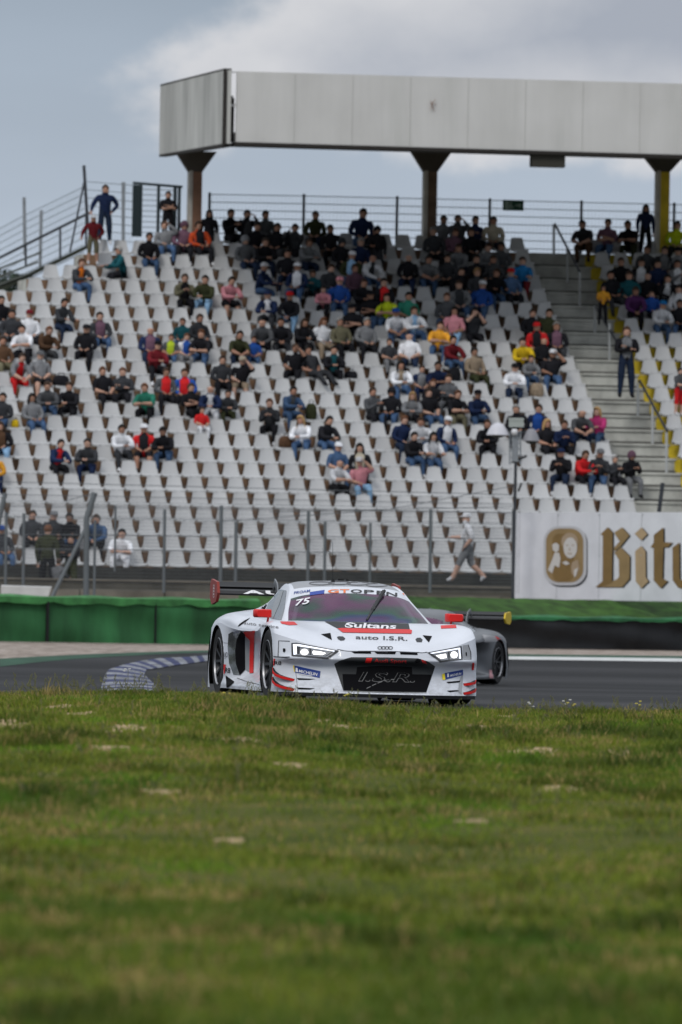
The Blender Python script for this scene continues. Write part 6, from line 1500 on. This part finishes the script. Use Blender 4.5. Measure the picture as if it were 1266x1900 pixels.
# ------------------------------------------------------------------ grass
def vnoise(x, y, sx, sy, seed):
    g = np.random.default_rng(seed).random((257, 257)); u = (x/sx) % 256; v = (y/sy) % 256; i = u.astype(int); j = v.astype(int); a = u-i; b = v-j; a = a*a*(3-2*a); b = b*b*(3-2*b)
    return (g[i, j]*(1-a)+g[i+1, j]*a)*(1-b)+(g[i, j+1]*(1-a)+g[i+1, j+1]*a)*b
def gz_np(x, y):
    s = lambda a, b, t: (lambda q: q*q*(3-2*q))(np.clip((t-a)/(b-a), 0, 1))
    z = .02+(np.interp(x, CRX, CRZ)+.002)*s(26, 58, y)+(.012*np.sin(y*.9+.7*x)+.016*np.sin(y*.33+1.3*x+1))*(1-.6*s(50, 62, y))
    return z*(1-s(64.5, 69.5, y))-.05*s(64.5, 69.5, y)
SAND = []
def sand():
    b = MB(); R = random.Random(3)
    pts = [(440, 1312, .9), (145, 1328, 1.2), (262, 1326, .5), (15, 1346, 1.6), (335, 1352, .8), (440, 1376, 1.2), (200, 1388, .7), (60, 1365, .7), (880, 1350, 1.1), (845, 1378, 1.3), (1060, 1348, 1.3), (1045, 1466, 1.0), (1110, 1372, .8), (760, 1385, .7), (600, 1340, .6), (940, 1330, .7), (1150, 1398, .8), (820, 1425, .8), (700, 1320, .5), (1230, 1380, .8), (540, 1420, .6), (120, 1312, 1.), (350, 1318, .8), (960, 1345, 1.2), (1180, 1350, 1.), (640, 1352, .8), (240, 1352, .9), (1000, 1395, 1.2), (300, 1470, .7), (90, 1440, .6), (880, 1525, .5), (430, 1560, .5)]
    for px, py, s_ in pts:
        D = 25.
        while D < 66:
            p = W(px, py, D)
            if p[2] <= gz(p[0], p[1]): break
            D += .1
        if D >= 64.4: continue
        ra, rb = .13*s_*R.uniform(.7, 1.3), 1.2*s_*R.uniform(.6, 1.2)*(D/60)**2; SAND.append((p[0], p[1], ra, rb)); n = 16; rings = 4; vs = [(p[0], p[1], gz(p[0], p[1])+.006)]
        for q in range(1, rings+1):
            for k in range(n): t = 2*PI*k/n; w = q/rings*(1+.32*math.sin(3*t+s_*9)+.2*math.sin(5*t+py)); X, Y = p[0]+ra*w*math.cos(t), p[1]+rb*w*math.sin(t); vs.append((X, Y, gz(X, Y)+.006-.012*(q == rings)))
        b.add(vs, [(0, 1+k, 1+(k+1) % n) for k in range(n)]+[(1+(q-1)*n+k, 1+q*n+k, 1+q*n+(k+1) % n, 1+(q-1)*n+(k+1) % n) for q in range(1, rings) for k in range(n)])
    tag(b.build('sandy_soil', mat('sand', (.36, .27, .155), .95, spec=.05, var=.5, vscale=9, bump=.5, bscale=25), fix=False), 'bare sandy spots showing through the grass', 'soil', kind='stuff')
sand()
def grass():
    R = np.random.default_rng(11)
    zones = [(15, 40, 110000, 2.6), (40, 58, 140000, 2.6), (58, 66.8, 110000, 2.4), (66.8, 69.5, 8000, 2.8)]
    X, Y = [], []
    for y0, y1, n, mg in zones:
        y = R.uniform(y0, y1, n); w = .041*y+mg*R.random(n)**2; X.append(R.uniform(-1, 1, n)*w); Y.append(y)
    x = np.concatenate(X); y = np.concatenate(Y); x0 = x+40; 
    patch = .55*vnoise(x0, y, .9, 2.6, 1)+.45*vnoise(x0, y, .35, .8, 2); tuft = vnoise(x0, y, .10, .14, 3); dry = vnoise(x0, y, .40, .8, 4)*.5+.5*vnoise(x0, y, .16, .3, 5)
    keep = R.random(len(x)) < np.clip((patch-.20)*3.2, .22, 1)*np.clip(.3+tuft*1.5, 0, 1); x, y, patch, tuft, dry = x[keep], y[keep], patch[keep], tuft[keep], dry[keep]; n = len(x)
    clump = vnoise(x+90, y, .22, .45, 21)*.6+vnoise(x+90, y, .5, 1.1, 22)*.4; big = np.clip((clump-.58)*7, 0, 1)
    kb = np.ones(n, bool)
    for sx, sy, ra, rb in SAND: kb &= ~(((x-sx)/ra)**2+((y-sy)/rb)**2 < R.uniform(.25, 1.15, n)) | (R.random(n) < .28)
    x, y, patch, tuft, dry, big = x[kb], y[kb], patch[kb], tuft[kb], dry[kb], big[kb]; n = len(x)
    h = (1+.8*big)*(.010+.026*patch+.024*tuft**2)*(1-.25*(y < 45))*R.uniform(.5, 1.35, n); tall = R.random(n) < .012; h[tall] *= 1.9
    w = R.uniform(.0028, .0055, n)*(1+.2*(y < 35)); a = R.uniform(0, 2*PI, n); lean = R.uniform(.15, .85, n)*h; la = R.uniform(0, 2*PI, n)
    z = gz_np(x, y); wx, wy = np.cos(a)*w, np.sin(a)*w; lx, ly = np.cos(la)*lean, np.sin(la)*lean
    V = np.empty((n, 5, 3)); V[:, 0] = np.c_[x-wx, y-wy, z-.005]; V[:, 1] = np.c_[x+wx, y+wy, z-.005]; V[:, 2] = np.c_[x+wx*.75+lx*.35, y+wy*.75+ly*.35, z+h*.6]; V[:, 3] = np.c_[x-wx*.75+lx*.35, y-wy*.75+ly*.35, z+h*.6]; V[:, 4] = np.c_[x+lx, y+ly, z+h]
    me = bpy.data.meshes.new('grass'); me.vertices.add(n*5); me.vertices.foreach_set('co', V.ravel())
    base = np.arange(n)*5; loops = np.stack([base, base+1, base+2, base+3, base+3, base+2, base+4], 1).ravel(); me.loops.add(n*7); me.loops.foreach_set('vertex_index', loops)
    me.polygons.add(n*2); st_ = np.stack([np.arange(n)*7, np.arange(n)*7+4], 1).ravel(); me.polygons.foreach_set('loop_start', st_); me.update(calc_edges=True)
    g1, g2, g3, st1 = np.array([.100, .152, .016]), np.array([.235, .268, .032]), np.array([.040, .092, .012]), np.array([.50, .36, .14])
    t = R.random(n)[:, None]; c = g1*(1-t)+g2*t; m = np.clip((patch-.45)*3, 0, 1)[:, None]; c = c*(1-.6*m)+g3*.6*m
    lush = (vnoise(x+60, y, .5, 1.2, 9) > .78)[:, None]; c = c*(1-.45*big[:, None]); c = np.where(lush, c*np.array([.85, 1.12, .8]), c)
    dr = (R.random(n) < np.clip((dry-.52)*2.6, .05, .7))[:, None]; c = np.where(dr, st1*R.uniform(.45, 1.0, n)[:, None]*.75+c*.25, c)
    col = np.ones((n, 5, 4)); col[:, :, :3] = c[:, None, :]; at = me.color_attributes.new('tint', 'FLOAT_COLOR', 'POINT'); at.data.foreach_set('color', col.ravel())
    def gm(nt, p, N, L):
        v = N('ShaderNodeVertexColor'); v.layer_name = 'tint'; L(v.outputs[0], p.inputs['Base Color']); p.inputs['Roughness'].default_value = .65; p.inputs['Specular IOR Level'].default_value = .2
        tr = N('ShaderNodeBsdfTranslucent'); L(v.outputs[0], tr.inputs[0]); mx = N('ShaderNodeMixShader'); mx.inputs[0].default_value = .35; out = nt.nodes['Material Output']; L(p.outputs[0], mx.inputs[1]); L(tr.outputs[0], mx.inputs[2]); L(mx.outputs[0], out.inputs[0])
    o = objm('grass', me, node_mat('grass_blades', gm)); tag(o, 'green and straw coloured grass covering the bank in front of the track', 'grass', kind='stuff')
grass()
def weeds():
    R = random.Random(5); b = MB(); tips = MB(); ups = []
    spots = [(R.uniform(20, 300), R.uniform(62, 66), R.uniform(.08, .19)) for _ in range(70)]+[(R.uniform(300, 900), R.uniform(61, 66), R.uniform(.07, .16)) for _ in range(60)]+[(R.uniform(950, 1260), R.uniform(62, 66), R.uniform(.07, .15)) for _ in range(55)]+[(R.uniform(-200, 1460), R.uniform(35, 66), R.uniform(.06, .14)) for _ in range(90)]
    for px, D, h in spots:
        x = float(W(px, 1300, D)[0]); z = gz(x, D); dx, dy = R.uniform(-.05, .05), R.uniform(-.05, .05); p0 = Vector((x, D, z-.01)); p1 = p0+Vector((dx*.4, dy*.4, h*.6)); p2 = p0+Vector((dx, dy, h))
        b.tube([p0, p1, p2], .0022, n=3)
        for k in range(R.randint(3, 6)): q = p2+Vector((R.uniform(-.012, .012), R.uniform(-.01, .01), -k*.011)); b.tube([q-Vector((.0, 0, .008)), q, q+Vector((0, 0, .010))], .004, n=4, radii=[.001, .0048, .001])
        if R.random() < .5:
            for k in range(2): t = R.uniform(.2, .7); q = p0.lerp(p2, t); e = Vector((R.uniform(-.05, .05), R.uniform(-.03, .03), .03)); b.tube([q, q+e*.6, q+e], .004, n=3, radii=[.0015, .005, .0008])
    tag(b.build('weed_stems', mat('weed', (.13, .13, .055), .8, var=.4, vscale=5), fix=False), 'thin seeding weeds standing along the crest of the grass', 'weeds', kind='stuff')
    for px, py, D, c in [(1052, 1300, 64, 0), (1060, 1305, 63.5, 1), (988, 1305, 64, 0), (640, 1290, 64, 1), (238, 1243, 65, 0), (1188, 1302, 64, 1), (420, 1283, 64, 1)]:
        ups.append((px, py, D, c))
    f = MB()
    for px, py, D, c in ups:
        p = Vector(W(px, py, D)); z = gz(p.x, p.y); 
        for _ in range(3): q = p+Vector((R.uniform(-.03, .03), R.uniform(-.02, .02), R.uniform(-.03, .01))); f.lathe([(.001, .004), (.009, .006), (.012, 0), (.001, -.003)], q, axis='z', n=7, mi=c)
        f.bar((p.x, p.y, z-.02), p, .004, n=4, mi=2)
    tag(f.build('wild_flowers', [mat('petal_white', (.55, .54, .50), .7), mat('petal_yellow', (.50, .42, .08), .7), MATS['weed']], fix=False), 'tiny white and yellow wild flowers on the crest of the grass', 'flowers', kind='stuff')
weeds()
